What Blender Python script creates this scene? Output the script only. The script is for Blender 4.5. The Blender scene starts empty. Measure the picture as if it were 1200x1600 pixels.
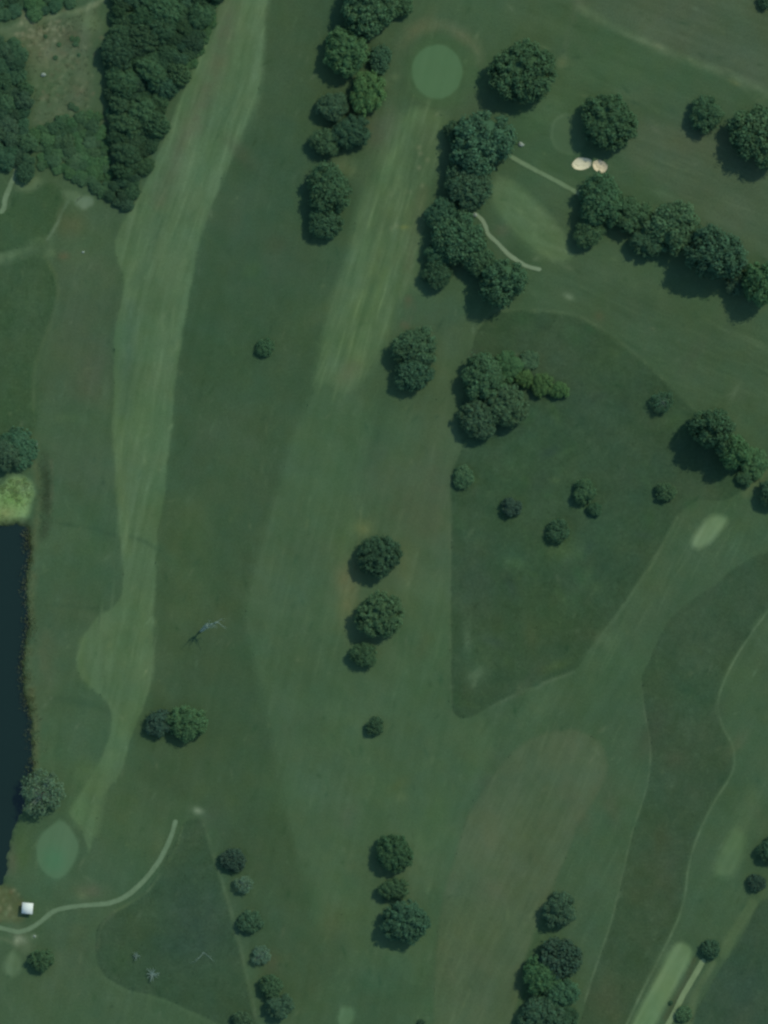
import bpy, math, random
import numpy as np
from mathutils import Vector

# ------------------------------------------------------------------ camera, light, exposure
S = 0.25                                   # metres per photograph pixel
def W(x, y): return ((x - 600) * S, (800 - y) * S)
scene = bpy.context.scene
ALT = 1800.0
cam_d = bpy.data.cameras.new('camera')
cam = bpy.data.objects.new('camera', cam_d)
scene.collection.objects.link(cam)
cam.location = (0, 0, ALT)
cam_d.sensor_fit = 'VERTICAL'
cam_d.sensor_height = 24
cam_d.lens = 24 * ALT / 400.0
cam_d.clip_start = 1
cam_d.clip_end = 20000
scene.camera = cam

SUN_EL, SUN_AZ = math.radians(47), math.atan2(0.68, 0.73)   # sun to the upper right of the picture
world = bpy.data.worlds.new('World')
scene.world = world
world.use_nodes = True
wn = world.node_tree
bg = wn.nodes['Background']
sky = wn.nodes.new('ShaderNodeTexSky')
sky.sky_type = 'NISHITA'
sky.sun_disc = False
sky.sun_elevation = SUN_EL
sky.sun_rotation = math.pi / 2 - SUN_AZ
sky.air_density = 1.3
sky.dust_density = 0.6
sky.ozone_density = 6.0
wn.links.new(sky.outputs['Color'], bg.inputs['Color'])
bg.inputs['Strength'].default_value = 0.15
sd = bpy.data.lights.new('sun', 'SUN')
sd.energy = 2.42
sd.angle = math.radians(0.6)
sd.color = (1.0, 0.955, 0.86)
sun = bpy.data.objects.new('sun', sd)
scene.collection.objects.link(sun)
d = Vector((math.cos(SUN_EL) * math.cos(SUN_AZ), math.cos(SUN_EL) * math.sin(SUN_AZ), math.sin(SUN_EL)))
sun.rotation_euler = d.to_track_quat('Z', 'Y').to_euler()
sun.location = (300, 240, 400)
scene.view_settings.view_transform = 'Standard'
scene.view_settings.look = 'None'
scene.view_settings.exposure = 0
scene.view_settings.gamma = 1
scene.view_settings.use_curve_mapping = False
scene.cycles.pixel_filter_type = 'BLACKMAN_HARRIS'
scene.cycles.filter_width = 2.6
scene.cycles.max_bounces = 5
scene.cycles.use_denoising = True

# light that a flat white lawn sends to the camera, measured from a render: turns photograph values into base colours
LIT = np.array([0.785, 0.905, 1.112])
def lin(c):
    c = np.asarray(c, float) / 255
    return np.where(c <= 0.04045, c / 12.92, ((c + 0.055) / 1.055) ** 2.4)
def albedo(c): return np.clip(lin(c) / LIT, 0.002, 0.85)

rng = np.random.default_rng(7)
random.seed(7)
COL = scene.collection

# ------------------------------------------------------------------ noise and curves (photograph-pixel units)
def vnoise(x, y, scale, seed, ang=0.0, stretch=1.0):
    c, s = math.cos(ang), math.sin(ang)
    u = (x * c + y * s) / (scale * stretch) + 311.3 + seed * 3.1
    v = (-x * s + y * c) / scale + 173.7 + seed * 1.7
    iu, iv = np.floor(u).astype(np.int64), np.floor(v).astype(np.int64)
    fu, fv = u - iu, v - iv
    fu = fu * fu * fu * (fu * (fu * 6 - 15) + 10); fv = fv * fv * fv * (fv * (fv * 6 - 15) + 10)
    def h(a, b):
        k = (a * 374761393 + b * 668265263 + seed * 982451653) & 0x7fffffff
        k = ((k ^ (k >> 13)) * 1274126177) & 0x7fffffff
        return ((k ^ (k >> 16)) & 0xffff) / 32767.5 - 1
    return (h(iu, iv) * (1 - fu) + h(iu + 1, iv) * fu) * (1 - fv) + (h(iu, iv + 1) * (1 - fu) + h(iu + 1, iv + 1) * fu) * fv
def fbm(x, y, scale, seed, ang=0.0, stretch=1.0, octs=3):
    r = 0; a = 1; t = 0
    for k in range(octs):
        r = r + a * vnoise(x, y, scale / 2.03 ** k, seed + 17 * k, ang + 0.5 * k * (stretch == 1), stretch); t += a; a *= 0.55
    return r / t
def smooth(pts, n=5, closed=True):
    P = np.array(pts, float); m = len(P); out = []
    for i in range(m if closed else m - 1):
        if closed: a, b, c, e = P[i - 1], P[i], P[(i + 1) % m], P[(i + 2) % m]
        else: a, b, c, e = P[max(i - 1, 0)], P[i], P[i + 1], P[min(i + 2, m - 1)]
        for k in range(n):
            t = k / n
            out.append(0.5 * (2 * b + (c - a) * t + (2 * a - 5 * b + 4 * c - e) * t * t + (3 * b - a - 3 * c + e) * t ** 3))
    if not closed: out.append(P[-1])
    return np.array(out)
def seg_dist(X, Y, P, closed):
    best = np.full(X.shape, 1e18)
    m = len(P)
    for i in range(m if closed else m - 1):
        a, b = P[i], P[(i + 1) % m]
        dx, dy = b - a; L = dx * dx + dy * dy + 1e-9
        t = np.clip(((X - a[0]) * dx + (Y - a[1]) * dy) / L, 0, 1)
        np.minimum(best, (X - a[0] - t * dx) ** 2 + (Y - a[1] - t * dy) ** 2, out=best)
    return np.sqrt(best)
def inside(X, Y, P):
    r = np.zeros(X.shape, bool); m = len(P)
    for i in range(m):
        (x0, y0), (x1, y1) = P[i], P[(i + 1) % m]
        if y0 == y1: continue
        r ^= ((Y >= min(y0, y1)) & (Y < max(y0, y1)) & (X < x0 + (Y - y0) * (x1 - x0) / (y1 - y0)))
    return r
def sdf_poly(X, Y, P):
    dd = seg_dist(X, Y, P, True)
    return np.where(inside(X, Y, P), -dd, dd)
def ell(cx, cy, rx, ry, ang=0, n=28, wob=0.0, seed=0):
    r = random.Random(seed); ph = [r.uniform(0, 6.28) for _ in range(3)]; out = []
    for k in range(n):
        t = 2 * math.pi * k / n
        w = 1 + wob * (math.sin(2 * t + ph[0]) + 0.6 * math.sin(3 * t + ph[1]) + 0.4 * math.sin(5 * t + ph[2]))
        x, y = rx * w * math.cos(t), ry * w * math.sin(t)
        out.append((cx + x * math.cos(ang) - y * math.sin(ang), cy + x * math.sin(ang) + y * math.cos(ang)))
    return out

# ------------------------------------------------------------------ outlines of the course, in photograph pixels
POND = [(-140, 815), (0, 824), (28, 822), (44, 832), (43, 880), (38, 930), (42, 980), (33, 1030), (36, 1080), (46, 1120), (49, 1170), (48, 1215), (34, 1262), (24, 1285), (16, 1312), (10, 1345), (6, 1368), (-12, 1385), (-140, 1400)]
FAIR_LEFT = [(345, -90), (345, 0), (318, 70), (290, 130), (264, 200), (240, 255), (212, 315), (190, 352), (179, 388), (190, 425), (192, 460), (179, 520), (178, 600), (178, 700), (184, 800), (190, 860), (191, 915), (180, 945), (150, 965), (128, 1000), (120, 1040), (130, 1063), (165, 1095), (174, 1130), (160, 1180), (143, 1212), (122, 1245), (108, 1270), (128, 1300), (140, 1335), (150, 1290), (160, 1245), (190, 1205), (205, 1150), (225, 1100), (238, 1060), (240, 1000), (242, 930), (245, 860), (254, 790), (262, 720), (270, 650), (273, 600), (280, 555), (290, 495), (302, 425), (316, 365), (335, 310), (358, 250), (388, 190), (404, 140), (411, 60), (416, 0), (420, -90)]
FAIR_MID = [(640, 175), (612, 190), (590, 235), (575, 280), (556, 335), (545, 400), (520, 465), (504, 530), (492, 590), (505, 614), (530, 620), (560, 600), (600, 540), (622, 470), (650, 430), (655, 360), (667, 300), (690, 235), (694, 185), (668, 172)]
FAIR_BROAD = [(500, 600), (470, 660), (446, 720), (430, 780), (402, 870), (388, 930), (384, 970), (395, 1020), (412, 1090), (426, 1150), (442, 1230), (455, 1300), (475, 1370), (495, 1440), (560, 1425), (600, 1500), (660, 1540), (690, 1420), (712, 1340), (735, 1260), (775, 1190), (760, 1120), (705, 1112), (704, 1000), (704, 850), (705, 745), (716, 690), (700, 620), (640, 640), (560, 620)]
FAIR_BROWN = [(826, 1158), (868, 1141), (915, 1146), (943, 1170), (948, 1205), (930, 1245), (903, 1292), (880, 1350), (855, 1405), (828, 1480), (800, 1600), (790, 1700), (665, 1700), (676, 1600), (680, 1520), (690, 1420), (712, 1335), (738, 1262), (782, 1195)]
FAIR_SMALL = [(772, 282), (800, 283), (845, 322), (878, 362), (892, 395), (880, 410), (845, 398), (812, 372), (785, 342), (768, 310)]
ROUGH_TRI = [(747, 516), (768, 490), (798, 486), (850, 487), (905, 497), (960, 530), (1020, 578), (1072, 628), (1106, 660), (1150, 715), (1172, 745), (1140, 778), (1098, 779), (1074, 790), (1056, 812), (1034, 852), (1000, 905), (962, 960), (938, 990), (914, 1024), (895, 1048), (850, 1064), (800, 1086), (760, 1105), (728, 1122), (708, 1108), (706, 1050), (705, 900), (705, 800), (707, 740), (722, 700), (716, 660), (724, 600), (737, 550)]
ROUGH_RIGHT = [(1290, 850), (1200, 862), (1160, 880), (1120, 911), (1078, 940), (1042, 975), (1018, 1025), (1003, 1065), (1009, 1110), (1018, 1165), (1014, 1225), (990, 1300), (974, 1370), (957, 1440), (935, 1505), (916, 1565), (903, 1620), (890, 1700), (930, 1700), (968, 1620), (1000, 1550), (1030, 1490), (1055, 1440), (1067, 1400), (1074, 1350), (1090, 1300), (1115, 1250), (1142, 1203), (1142, 1166), (1126, 1132), (1120, 1095), (1135, 1048), (1165, 998), (1200, 950), (1290, 900)]
ROUGH_CORNER = [(1290, 1380), (1200, 1402), (1172, 1440), (1150, 1478), (1130, 1508), (1108, 1545), (1090, 1575), (1070, 1620), (1040, 1700), (1290, 1700)]
ROUGH_BOTTOM = [(285, 1290), (302, 1279), (318, 1284), (330, 1330), (345, 1380), (365, 1450), (384, 1530), (398, 1590), (410, 1640), (345, 1602), (290, 1575), (250, 1558), (200, 1545), (163, 1522), (150, 1485), (155, 1445), (180, 1425), (217, 1403), (247, 1365), (271, 1322)]
ROUGH_LEFT = [(-90, 425), (0, 416), (40, 402), (66, 400), (84, 428), (88, 460), (76, 505), (60, 548), (50, 585), (50, 625), (56, 665), (40, 680), (0, 690), (-90, 700)]
ROUGH_NOOK = [(20, 305), (50, 300), (82, 286), (98, 305), (90, 335), (72, 372), (40, 386), (-90, 402), (-90, 340), (8, 332)]
GREEN_TOP = ell(683, 112, 39, 43, 0, wob=0.015, seed=3)
COLLAR_TOP = ell(690, 112, 56, 60, 0.2, wob=0.02, seed=4)
GREEN_POND = [(82, 1288), (96, 1282), (112, 1296), (124, 1322), (116, 1348), (98, 1370), (80, 1372), (62, 1355), (56, 1330), (63, 1305)]
GREEN_RIGHT = ell(890, 208, 32, 31, 0.4, wob=0.03, seed=5)
TEE_RIGHT = [(1083, 842), (1098, 818), (1112, 806), (1130, 806), (1136, 815), (1124, 832), (1110, 848), (1094, 857), (1083, 853)]
TEE_LONG = [(1052, 1480), (1066, 1473), (1079, 1481), (1080, 1496), (1066, 1522), (1044, 1560), (1024, 1600), (1000, 1650), (968, 1650), (988, 1600), (1010, 1556), (1032, 1516)]
TEE_FAINT = [(1146, 1296), (1160, 1302), (1165, 1316), (1156, 1345), (1146, 1366), (1126, 1370), (1117, 1360), (1128, 1326)]
TEE_OVAL = ell(20, 1506, 13, 21, 0.15, wob=0.04, seed=8)
TEE_LOW = ell(541, 1588, 13, 17, 0.1, wob=0.04, seed=9)
TEE_PADS = [ell(42, 285, 21, 14, 0.1, wob=0.05, seed=10), ell(133, 316, 14, 10, 0.1, wob=0.05, seed=11), ell(113, 306, 14, 9, 0.4, wob=0.06, seed=12)]
BUNKERS = [[(895, 254), (903, 247), (915, 247), (924, 251), (922, 260), (913, 265), (902, 265), (894, 260)],
           [(927, 253), (937, 250), (948, 256), (949, 264), (943, 270), (932, 267), (927, 261)]]
LIME = [(-60, 770), (-6, 766), (8, 756), (18, 747), (34, 746), (46, 753), (52, 768), (47, 785), (45, 803), (34, 812), (14, 816), (-10, 822), (-60, 824)]
CLEARING = [(12, 52), (60, 40), (108, 22), (150, 8), (150, 22), (158, 42), (142, 68), (138, 100), (142, 135), (138, 165), (112, 180), (70, 195), (45, 190), (48, 150), (42, 100), (34, 68)]
PATHS = [  # points, half width, colour, label
    ([(-90, 1440), (-20, 1446), (10, 1452), (30, 1456), (50, 1449), (66, 1438), (84, 1424), (105, 1418), (140, 1414), (170, 1411), (197, 1400), (222, 1379), (244, 1352), (258, 1328), (268, 1305), (274, 1284)], 4.0, (90, 116, 90), 'pale grey green cart path curving past the white roofed hut'),
    ([(-60, 388), (0, 334), (8, 310), (18, 285), (24, 270), (23, 254)], 4.0, (92, 117, 90), 'short pale track entering at the left edge under the wood'),
    ([(798, 244), (815, 254), (835, 265), (868, 282), (900, 300), (912, 307)], 3.6, (94, 120, 90), 'straight pale cart path leading to the tree row below the two bunkers'),
    ([(742, 334), (752, 342), (759, 354), (763, 366), (778, 380), (792, 395), (808, 407), (824, 416), (843, 421)], 3.4, (110, 134, 108), 'thin pale winding path beside the dark tree clump at upper middle'),
    ([(1098, 1502), (1085, 1525), (1070, 1550), (1056, 1578), (1042, 1604), (1010, 1660)], 4.4, (104, 128, 94), 'straight pale path beside the long bright tee at lower right'),
]

# ------------------------------------------------------------------ colour of the grass, painted on one grid
X0, X1, Y0, Y1, STEP = -80, 1280, -80, 1680, 2
gx = np.arange(X0, X1 + 1, STEP, dtype=float); gy = np.arange(Y0, Y1 + 1, STEP, dtype=float)
GX, GY = np.meshgrid(gx, gy)
canvas = np.empty(GX.shape + (3,)); canvas[:] = (61, 86, 61)
jit = fbm(GX, GY, 26, 91) * 2.2 + vnoise(GX, GY, 5, 92) * 0.9
def box(P, pad):
    P = np.array(P); x0, y0 = P.min(0) - pad; x1, y1 = P.max(0) + pad
    i0 = max(0, int((x0 - X0) / STEP)); i1 = min(len(gx), int((x1 - X0) / STEP) + 2)
    j0 = max(0, int((y0 - Y0) / STEP)); j1 = min(len(gy), int((y1 - Y0) / STEP) + 2)
    return slice(j0, j1), slice(i0, i1)
def blend(sl, a, c):
    canvas[sl] += a[..., None] * (np.array(c, float) - canvas[sl])
def paint(P, c, soft=3, alpha=1.0, n=4, jk=1.0):
    P = smooth(P, n) if n else np.array(P, float)
    sl = box(P, soft + 4)
    if sl[0].stop <= sl[0].start or sl[1].stop <= sl[1].start: return
    dd = sdf_poly(GX[sl], GY[sl], P) + jit[sl] * jk
    blend(sl, alpha * np.clip(0.5 - dd / (2 * soft), 0, 1), c)
def stroke(P, w, c, alpha=1.0, soft=2.0, n=4, brk=0.0, seed=0):
    P = smooth(P, n, False); sl = box(P, w + soft + 4)
    if sl[0].stop <= sl[0].start or sl[1].stop <= sl[1].start: return
    dd = seg_dist(GX[sl], GY[sl], P, False) + jit[sl] * 0.5 - w
    a = alpha * np.clip(0.5 - dd / (2 * soft), 0, 1)
    if brk: a = a * np.clip(0.8 + brk * fbm(GX[sl], GY[sl], 22, 200 + seed) * 2.2, 0, 1.2)
    blend(sl, a, c)
def blob(x, y, rx, ry, c, alpha=1.0, ang=0):
    P = np.array([(x - 2.2 * max(rx, ry), y - 2.2 * max(rx, ry)), (x + 2.2 * max(rx, ry), y + 2.2 * max(rx, ry))])
    sl = box(P, 2)
    u, v = GX[sl] - x, GY[sl] - y
    u, v = u * math.cos(ang) + v * math.sin(ang), -u * math.sin(ang) + v * math.cos(ang)
    q = (u / rx) ** 2 + (v / ry) ** 2
    blend(sl, np.clip(alpha * np.exp(-q * 0.9) * (1 + 0.35 * fbm(GX[sl], GY[sl], 14, 61)), 0, 1), c)

# broad tone of the lawns
paint([(1290, -90), (880, -90), (905, 15), (1000, 62), (1080, 95), (1200, 142), (1290, 175)], (68, 87, 65), 6)
paint([(980, 200), (1060, 190), (1290, 260), (1290, 440), (1200, 405), (1110, 350), (1040, 300), (985, 262)], (66, 87, 64), 16)
paint([(830, 150), (900, 140), (960, 240), (900, 300), (850, 280), (800, 225)], (60, 86, 60), 16, 0.8)
paint([(860, 420), (930, 400), (1040, 440), (1160, 500), (1290, 540), (1290, 700), (1190, 690), (1110, 650), (1030, 575), (960, 525), (900, 490)], (61, 85, 60), 14)
paint([(1000, 470), (1080, 490), (1190, 560), (1180, 610), (1100, 590), (1030, 540)], (58, 82, 58), 16, 0.7)
# dark band between the left and the middle fairways
paint([(420, -90), (416, 0), (408, 120), (395, 190), (360, 255), (335, 320), (305, 430), (290, 500), (275, 600), (270, 680), (258, 790), (248, 900), (244, 1010), (240, 1070), (228, 1110), (200, 1180), (230, 1220), (300, 1255), (335, 1300), (360, 1400), (400, 1500), (450, 1560), (520, 1530), (540, 1470), (490, 1440), (470, 1370), (455, 1300), (438, 1230), (425, 1160), (408, 1090), (392, 1020), (384, 965), (390, 920), (405, 865), (430, 775), (446, 715), (470, 655), (495, 600), (505, 530), (530, 440), (550, 350), (575, 250), (600, 170), (590, 60), (560, -90)], (56, 80, 56), 9, 0.95)
paint([(400, 230), (450, 200), (470, 300), (460, 420), (440, 500), (400, 520), (360, 480), (350, 380), (370, 290)], (54, 80, 60), 25, 0.6)
paint([(300, 640), (380, 620), (420, 680), (400, 800), (350, 900), (290, 900), (270, 780)], (57, 82, 59), 25, 0.6)
paint([(265, 800), (330, 790), (330, 920), (290, 1000), (255, 1010)], (64, 87, 58), 22, 0.6)
# left lawn by the pond
paint([(70, 420), (110, 400), (180, 420), (180, 560), (160, 640), (90, 640), (60, 600), (85, 500)], (66, 86, 64), 18, 0.6)
blob(140, 590, 26, 40, (74, 86, 66), 0.6, 0.3); blob(165, 600, 6, 28, (76, 100, 76), 0.5, 0.1)
paint([(60, 640), (175, 650), (178, 800), (185, 930), (130, 980), (60, 1000), (50, 860)], (60, 86, 62), 14, 0.7)
blob(150, 850, 40, 60, (56, 84, 58), 0.6); blob(120, 740, 40, 30, (63, 85, 62), 0.6); blob(70, 1030, 16, 50, (74, 88, 62), 0.6)
blob(110, 960, 50, 26, (66, 88, 62), 0.5); blob(75, 1180, 30, 50, (66, 91, 62), 0.6); blob(230, 1180, 60, 40, (60, 86, 60), 0.5)
stroke([(75, 815), (120, 822), (160, 830), (185, 838)], 2.5, (50, 76, 54), 0.7, 3, brk=0.4)
stroke([(85, 945), (120, 948), (165, 952)], 3, (52, 78, 56), 0.5, 4, brk=0.4)
stroke([(80, 1090), (130, 1098), (170, 1112)], 5, (52, 78, 56), 0.6, 5, brk=0.4)
blob(95, 250 + 60, 40, 26, (66, 88, 60), 0.5); blob(110, 350, 22, 20, (76, 90, 64), 0.7); blob(100, 400, 8, 6, (86, 84, 62), 0.6)
# fairways
paint(FAIR_LEFT, (74, 101, 71), 2.2)
paint(FAIR_MID, (72, 98, 68), 9)
paint(FAIR_BROAD, (64, 90, 64), 6)
paint(FAIR_BROWN, (71, 91, 66), 3.5)
paint(FAIR_SMALL, (77, 103, 72), 6)
# mowing streaks on the left fairway
stroke([(412, 0), (405, 70), (398, 150), (370, 215), (345, 260), (328, 300)], 8, (82, 110, 80), 0.7, 6, brk=0.5)
stroke([(355, 10), (350, 60), (328, 130), (300, 200), (275, 260), (250, 310)], 14, (76, 92, 68), 0.8, 10, brk=0.4)
stroke([(388, 20), (375, 120), (345, 200), (315, 270)], 8, (68, 96, 66), 0.7, 8, brk=0.4)
stroke([(300, 230), (280, 290), (255, 350), (240, 420)], 12, (82, 108, 76), 0.6, 8, brk=0.4)
stroke([(310, 300), (298, 380), (280, 460), (265, 560)], 9, (82, 108, 76), 0.6, 7, brk=0.5)
stroke([(262, 500), (240, 560), (225, 640), (222, 720)], 10, (82, 108, 76), 0.5, 9, brk=0.5)
stroke([(205, 480), (200, 560), (196, 640)], 9, (66, 94, 72), 0.6, 9)
stroke([(250, 340), (235, 400), (215, 440)], 9, (64, 92, 68), 0.5, 9)
stroke([(185, 700), (190, 780), (200, 860)], 6, (82, 106, 70), 0.5, 7)
stroke([(204, 838), (225, 846), (243, 856)], 2, (58, 84, 60), 0.7, 3)
stroke([(165, 1000), (160, 1040), (166, 1080)], 5, (66, 92, 64), 0.6, 5)
stroke([(130, 1000), (126, 1040), (140, 1070)], 5, (78, 104, 68), 0.5, 5)
stroke([(222, 930), (224, 1000), (215, 1080), (190, 1150)], 8, (78, 105, 72), 0.5, 9)
stroke([(175, 1180), (162, 1215), (155, 1250), (145, 1300)], 9, (80, 108, 76), 0.7, 5)
blob(125, 1268, 14, 22, (82, 112, 74), 0.7); blob(135, 1210, 20, 20, (78, 104, 70), 0.5)
# middle fairway streaks
for k, (pts, w, c, a) in enumerate([
    ([(650, 175), (630, 215), (605, 260), (592, 310), (575, 370), (560, 430)], 7, (80, 108, 74), 0.7),
    ([(600, 240), (585, 290), (570, 340), (552, 400)], 4, (82, 107, 78), 0.6),
    ([(625, 260), (610, 330), (590, 400), (560, 480), (555, 530), (548, 580)], 8, (82, 107, 72), 0.65),
    ([(560, 440), (530, 490), (515, 540), (535, 600)], 12, (77, 104, 74), 0.6),
    ([(608, 400), (600, 430), (575, 500), (560, 560)], 6, (86, 112, 74), 0.6),
    ([(540, 470), (524, 520), (518, 560)], 6, (80, 106, 76), 0.6),
    ([(640, 300), (630, 360), (610, 420)], 5, (80, 102, 70), 0.5),
    ([(655, 210), (645, 250), (640, 290)], 10, (62, 88, 60), 0.5),
    ([(590, 440), (570, 470), (560, 520)], 4, (62, 90, 62), 0.55),
    ([(660, 300), (650, 350), (640, 420)], 10, (72, 88, 62), 0.5),
    ([(640, 470), (640, 490), (636, 505)], 8, (84, 86, 66), 0.55)]):
    stroke(pts, w, c, a, 6, brk=0.5, seed=k)
blob(540, 262, 22, 16, (80, 98, 66), 0.7); blob(630, 355, 8, 3, (104, 118, 66), 0.6); blob(588, 205, 16, 26, (80, 92, 74), 0.6)
blob(600, 130, 10, 10, (82, 106, 76), 0.6); blob(618, 120, 6, 5, (90, 112, 80), 0.5)
for q, (x, y) in enumerate([(655, 230), (657, 240), (655, 262), (660, 290), (668, 250), (640, 300), (612, 357), (618, 352)]):
    blob(x, y, 3.2, 3.2, (112, 124, 94), 0.6)
# ground around the top green
stroke([(640, 48), (675, 40), (712, 48), (738, 68), (748, 95)], 9, (82, 98, 72), 0.75, 8, brk=0.3)
blob(716, 62, 14, 8, (100, 100, 76), 0.55, 0.5)
paint(COLLAR_TOP, (60, 88, 60), 7, 0.85)
blob(610, 190, 12, 30, (78, 92, 72), 0.5); blob(668, 215, 18, 22, (74, 92, 64), 0.4)
# broad lawn tones
blob(640, 800, 60, 90, (72, 86, 64), 0.5); blob(680, 760, 26, 90, (70, 84, 62), 0.5)
blob(543, 935, 18, 46, (90, 100, 68), 0.85); blob(540, 900, 14, 20, (92, 100, 70), 0.6); blob(567, 825, 16, 12, (98, 110, 72), 0.75); blob(636, 885, 16, 26, (80, 97, 66), 0.7); blob(640, 920, 44, 40, (74, 95, 64), 0.6)
blob(590, 700, 16, 90, (58, 82, 60), 0.6, 0.15); blob(620, 1050, 70, 60, (63, 90, 62), 0.5); blob(690, 610, 22, 70, (72, 92, 66), 0.5)
blob(700, 500, 30, 30, (60, 84, 62), 0.5); blob(660, 640, 40, 30, (62, 84, 60), 0.4)
blob(490, 1080, 50, 90, (58, 84, 58), 0.4); blob(455, 930, 40, 120, (65, 90, 65), 0.4)
blob(660, 1330, 30, 50, (76, 101, 70), 0.5); blob(640, 1380, 20, 60, (70, 93, 66), 0.3); blob(540, 1380, 40, 80, (68, 92, 62), 0.5)
blob(600, 1560, 60, 50, (54, 84, 60), 0.5); blob(480, 1560, 40, 40, (66, 86, 56), 0.4); blob(570, 1540, 20, 20, (54, 84, 60), 0.5)
blob(625, 1245, 10, 8, (88, 108, 74), 0.5)
blob(440, 1250, 20, 60, (58, 84, 58), 0.5); blob(480, 1400, 10, 40, (54, 78, 54), 0.5)
# line and fringe at the top right
stroke([(905, 12), (950, 38), (1000, 62), (1080, 95), (1140, 118), (1210, 148), (1290, 180)], 5.5, (84, 105, 78), 0.9, 4.5, brk=0.4)
stroke([(903, 0), (890, 50), (878, 105)], 5, (76, 94, 72), 0.5, 5, brk=0.4)
stroke([(1030, 300), (1100, 330), (1160, 370), (1230, 410)], 5, (72, 96, 70), 0.55, 6, brk=0.3)
blob(1150, 130, 12, 4, (100, 112, 76), 0.5, 0.4); blob(1030, 72, 8, 4, (104, 118, 88), 0.6, 0.4); blob(878, 98, 8, 8, (92, 106, 74), 0.6)
blob(960, 70, 60, 26, (56, 82, 54), 0.5, 0.5); blob(840, 30, 60, 30, (62, 86, 58), 0.4); blob(1080, 225, 60, 20, (74, 88, 64), 0.5)
blob(930, 110, 60, 30, (62, 90, 60), 0.4); blob(840, 180, 40, 24, (66, 93, 62), 0.5, -0.6); blob(1085, 20, 140, 40, (70, 88, 66), 0.4)
# rough
DARK = (51, 75, 53)
paint(ROUGH_TRI, (51, 75, 53), 1.8)
paint(ROUGH_RIGHT, (53, 76, 54), 1.8)
paint(ROUGH_CORNER, (51, 75, 56), 2.5)
paint(ROUGH_BOTTOM, (52, 76, 55), 1.8)
paint(ROUGH_LEFT, (54, 79, 54), 2.2)
paint(ROUGH_NOOK, (54, 80, 54), 3)
blob(880, 540, 50, 40, (54, 76, 56), 0.6); blob(960, 560, 40, 40, (56, 82, 54), 0.6, 0.7); blob(900, 600, 60, 40, (53, 74, 53), 0.4)
blob(930, 660, 60, 40, (51, 74, 56), 0.6); blob(870, 720, 70, 60, (50, 76, 50), 0.5); blob(790, 840, 50, 60, (52, 78, 54), 0.5)
blob(880, 860, 30, 22, (68, 92, 58), 0.6); blob(740, 910, 26, 60, (50, 74, 58), 0.5); blob(860, 960, 60, 50, (56, 78, 52), 0.6)
blob(760, 1020, 30, 40, (62, 84, 56), 0.5); blob(730, 1000, 6, 24, (74, 98, 74), 0.6); blob(745, 1052, 16, 9, (80, 104, 78), 0.6, -0.5); blob(742, 1065, 4, 12, (84, 106, 80), 0.5, 0.4)
blob(870, 1040, 22, 7, (68, 90, 54), 0.5, -0.4); blob(920, 990, 30, 30, (52, 72, 50), 0.4); blob(868, 750, 8, 5, (80, 104, 66), 0.6)
blob(1020, 740, 60, 40, (53, 76, 56), 0.5); blob(1090, 770, 40, 16, (58, 80, 56), 0.6); blob(790, 750, 40, 50, (50, 80, 54), 0.4)
blob(1080, 960, 60, 50, (55, 78, 55), 0.4); blob(1060, 1180, 50, 70, (60, 80, 58), 0.5); blob(1020, 1380, 50, 80, (61, 80, 58), 0.5)
blob(950, 1560, 30, 50, (62, 76, 52), 0.6); blob(1080, 1060, 30, 60, (52, 80, 58), 0.4); blob(1000, 1490, 40, 60, (54, 78, 56), 0.4)
blob(1160, 1560, 40, 60, (49, 72, 59), 0.6); blob(300, 1450, 50, 60, (49, 71, 58), 0.7); blob(220, 1440, 40, 30, (58, 80, 54), 0.6)
blob(270, 1350, 20, 40, (54, 78, 56), 0.5); blob(190, 1500, 26, 30, (54, 78, 50), 0.5); blob(40, 480, 40, 50, (58, 84, 56), 0.4); blob(20, 620, 40, 60, (54, 78, 50), 0.5)
for k in range(80):
    P_ = np.array(ROUGH_TRI, float); x, y = random.uniform(705, 1150), random.uniform(490, 1110)
    if inside(np.array([x]), np.array([y]), P_)[0]:
        c_ = random.choice([(64, 92, 60), (60, 86, 54), (44, 66, 50), (48, 68, 56), (58, 76, 52), (50, 82, 54)])
        blob(x, y, random.uniform(6, 22), random.uniform(4, 13), c_, random.uniform(0.2, 0.55), random.uniform(0, 3))
# mown edge lines
stroke([(706, 1100), (704, 1000), (704, 880), (704, 790)], 1.6, (74, 96, 70), 0.55, 2, brk=0.8, seed=1)
stroke([(748, 512), (768, 489), (798, 484), (850, 485), (905, 495), (960, 528), (1020, 576), (1072, 626), (1100, 652)], 2.2, (76, 99, 72), 0.5, 2.5, brk=0.6, seed=2)
stroke([(895, 1050), (850, 1068), (800, 1089), (765, 1106)], 2.5, (76, 98, 74), 0.6, 2.5, brk=0.5, seed=3)
stroke([(1058, 808), (1034, 854), (1002, 906), (964, 962), (940, 992), (916, 1026)], 2, (74, 98, 72), 0.6, 2.5, brk=0.4, seed=4)
stroke([(1003, 1065), (1007, 1110), (1016, 1165), (1012, 1225), (988, 1300), (972, 1370), (955, 1440), (933, 1505), (914, 1565)], 1.0, (82, 104, 78), 0.85, 1.8, brk=0.4, seed=5)
stroke([(1202, 952), (1167, 1000), (1138, 1050), (1122, 1095), (1128, 1132), (1145, 1166), (1145, 1205), (1118, 1250), (1093, 1300), (1077, 1350), (1070, 1400), (1058, 1440), (1033, 1492), (1002, 1552), (975, 1610)], 1.1, (86, 110, 82), 0.9, 1.7, brk=0.3, seed=6)
stroke([(318, 1284), (332, 1330), (348, 1380), (368, 1450), (387, 1530), (400, 1590)], 2.4, (74, 97, 72), 0.6, 2, brk=0.5, seed=7)
stroke([(285, 1292), (275, 1325), (250, 1367), (228, 1395), (205, 1410), (180, 1424)], 1.6, (80, 102, 72), 0.6, 2, brk=0.5, seed=8)
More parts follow.
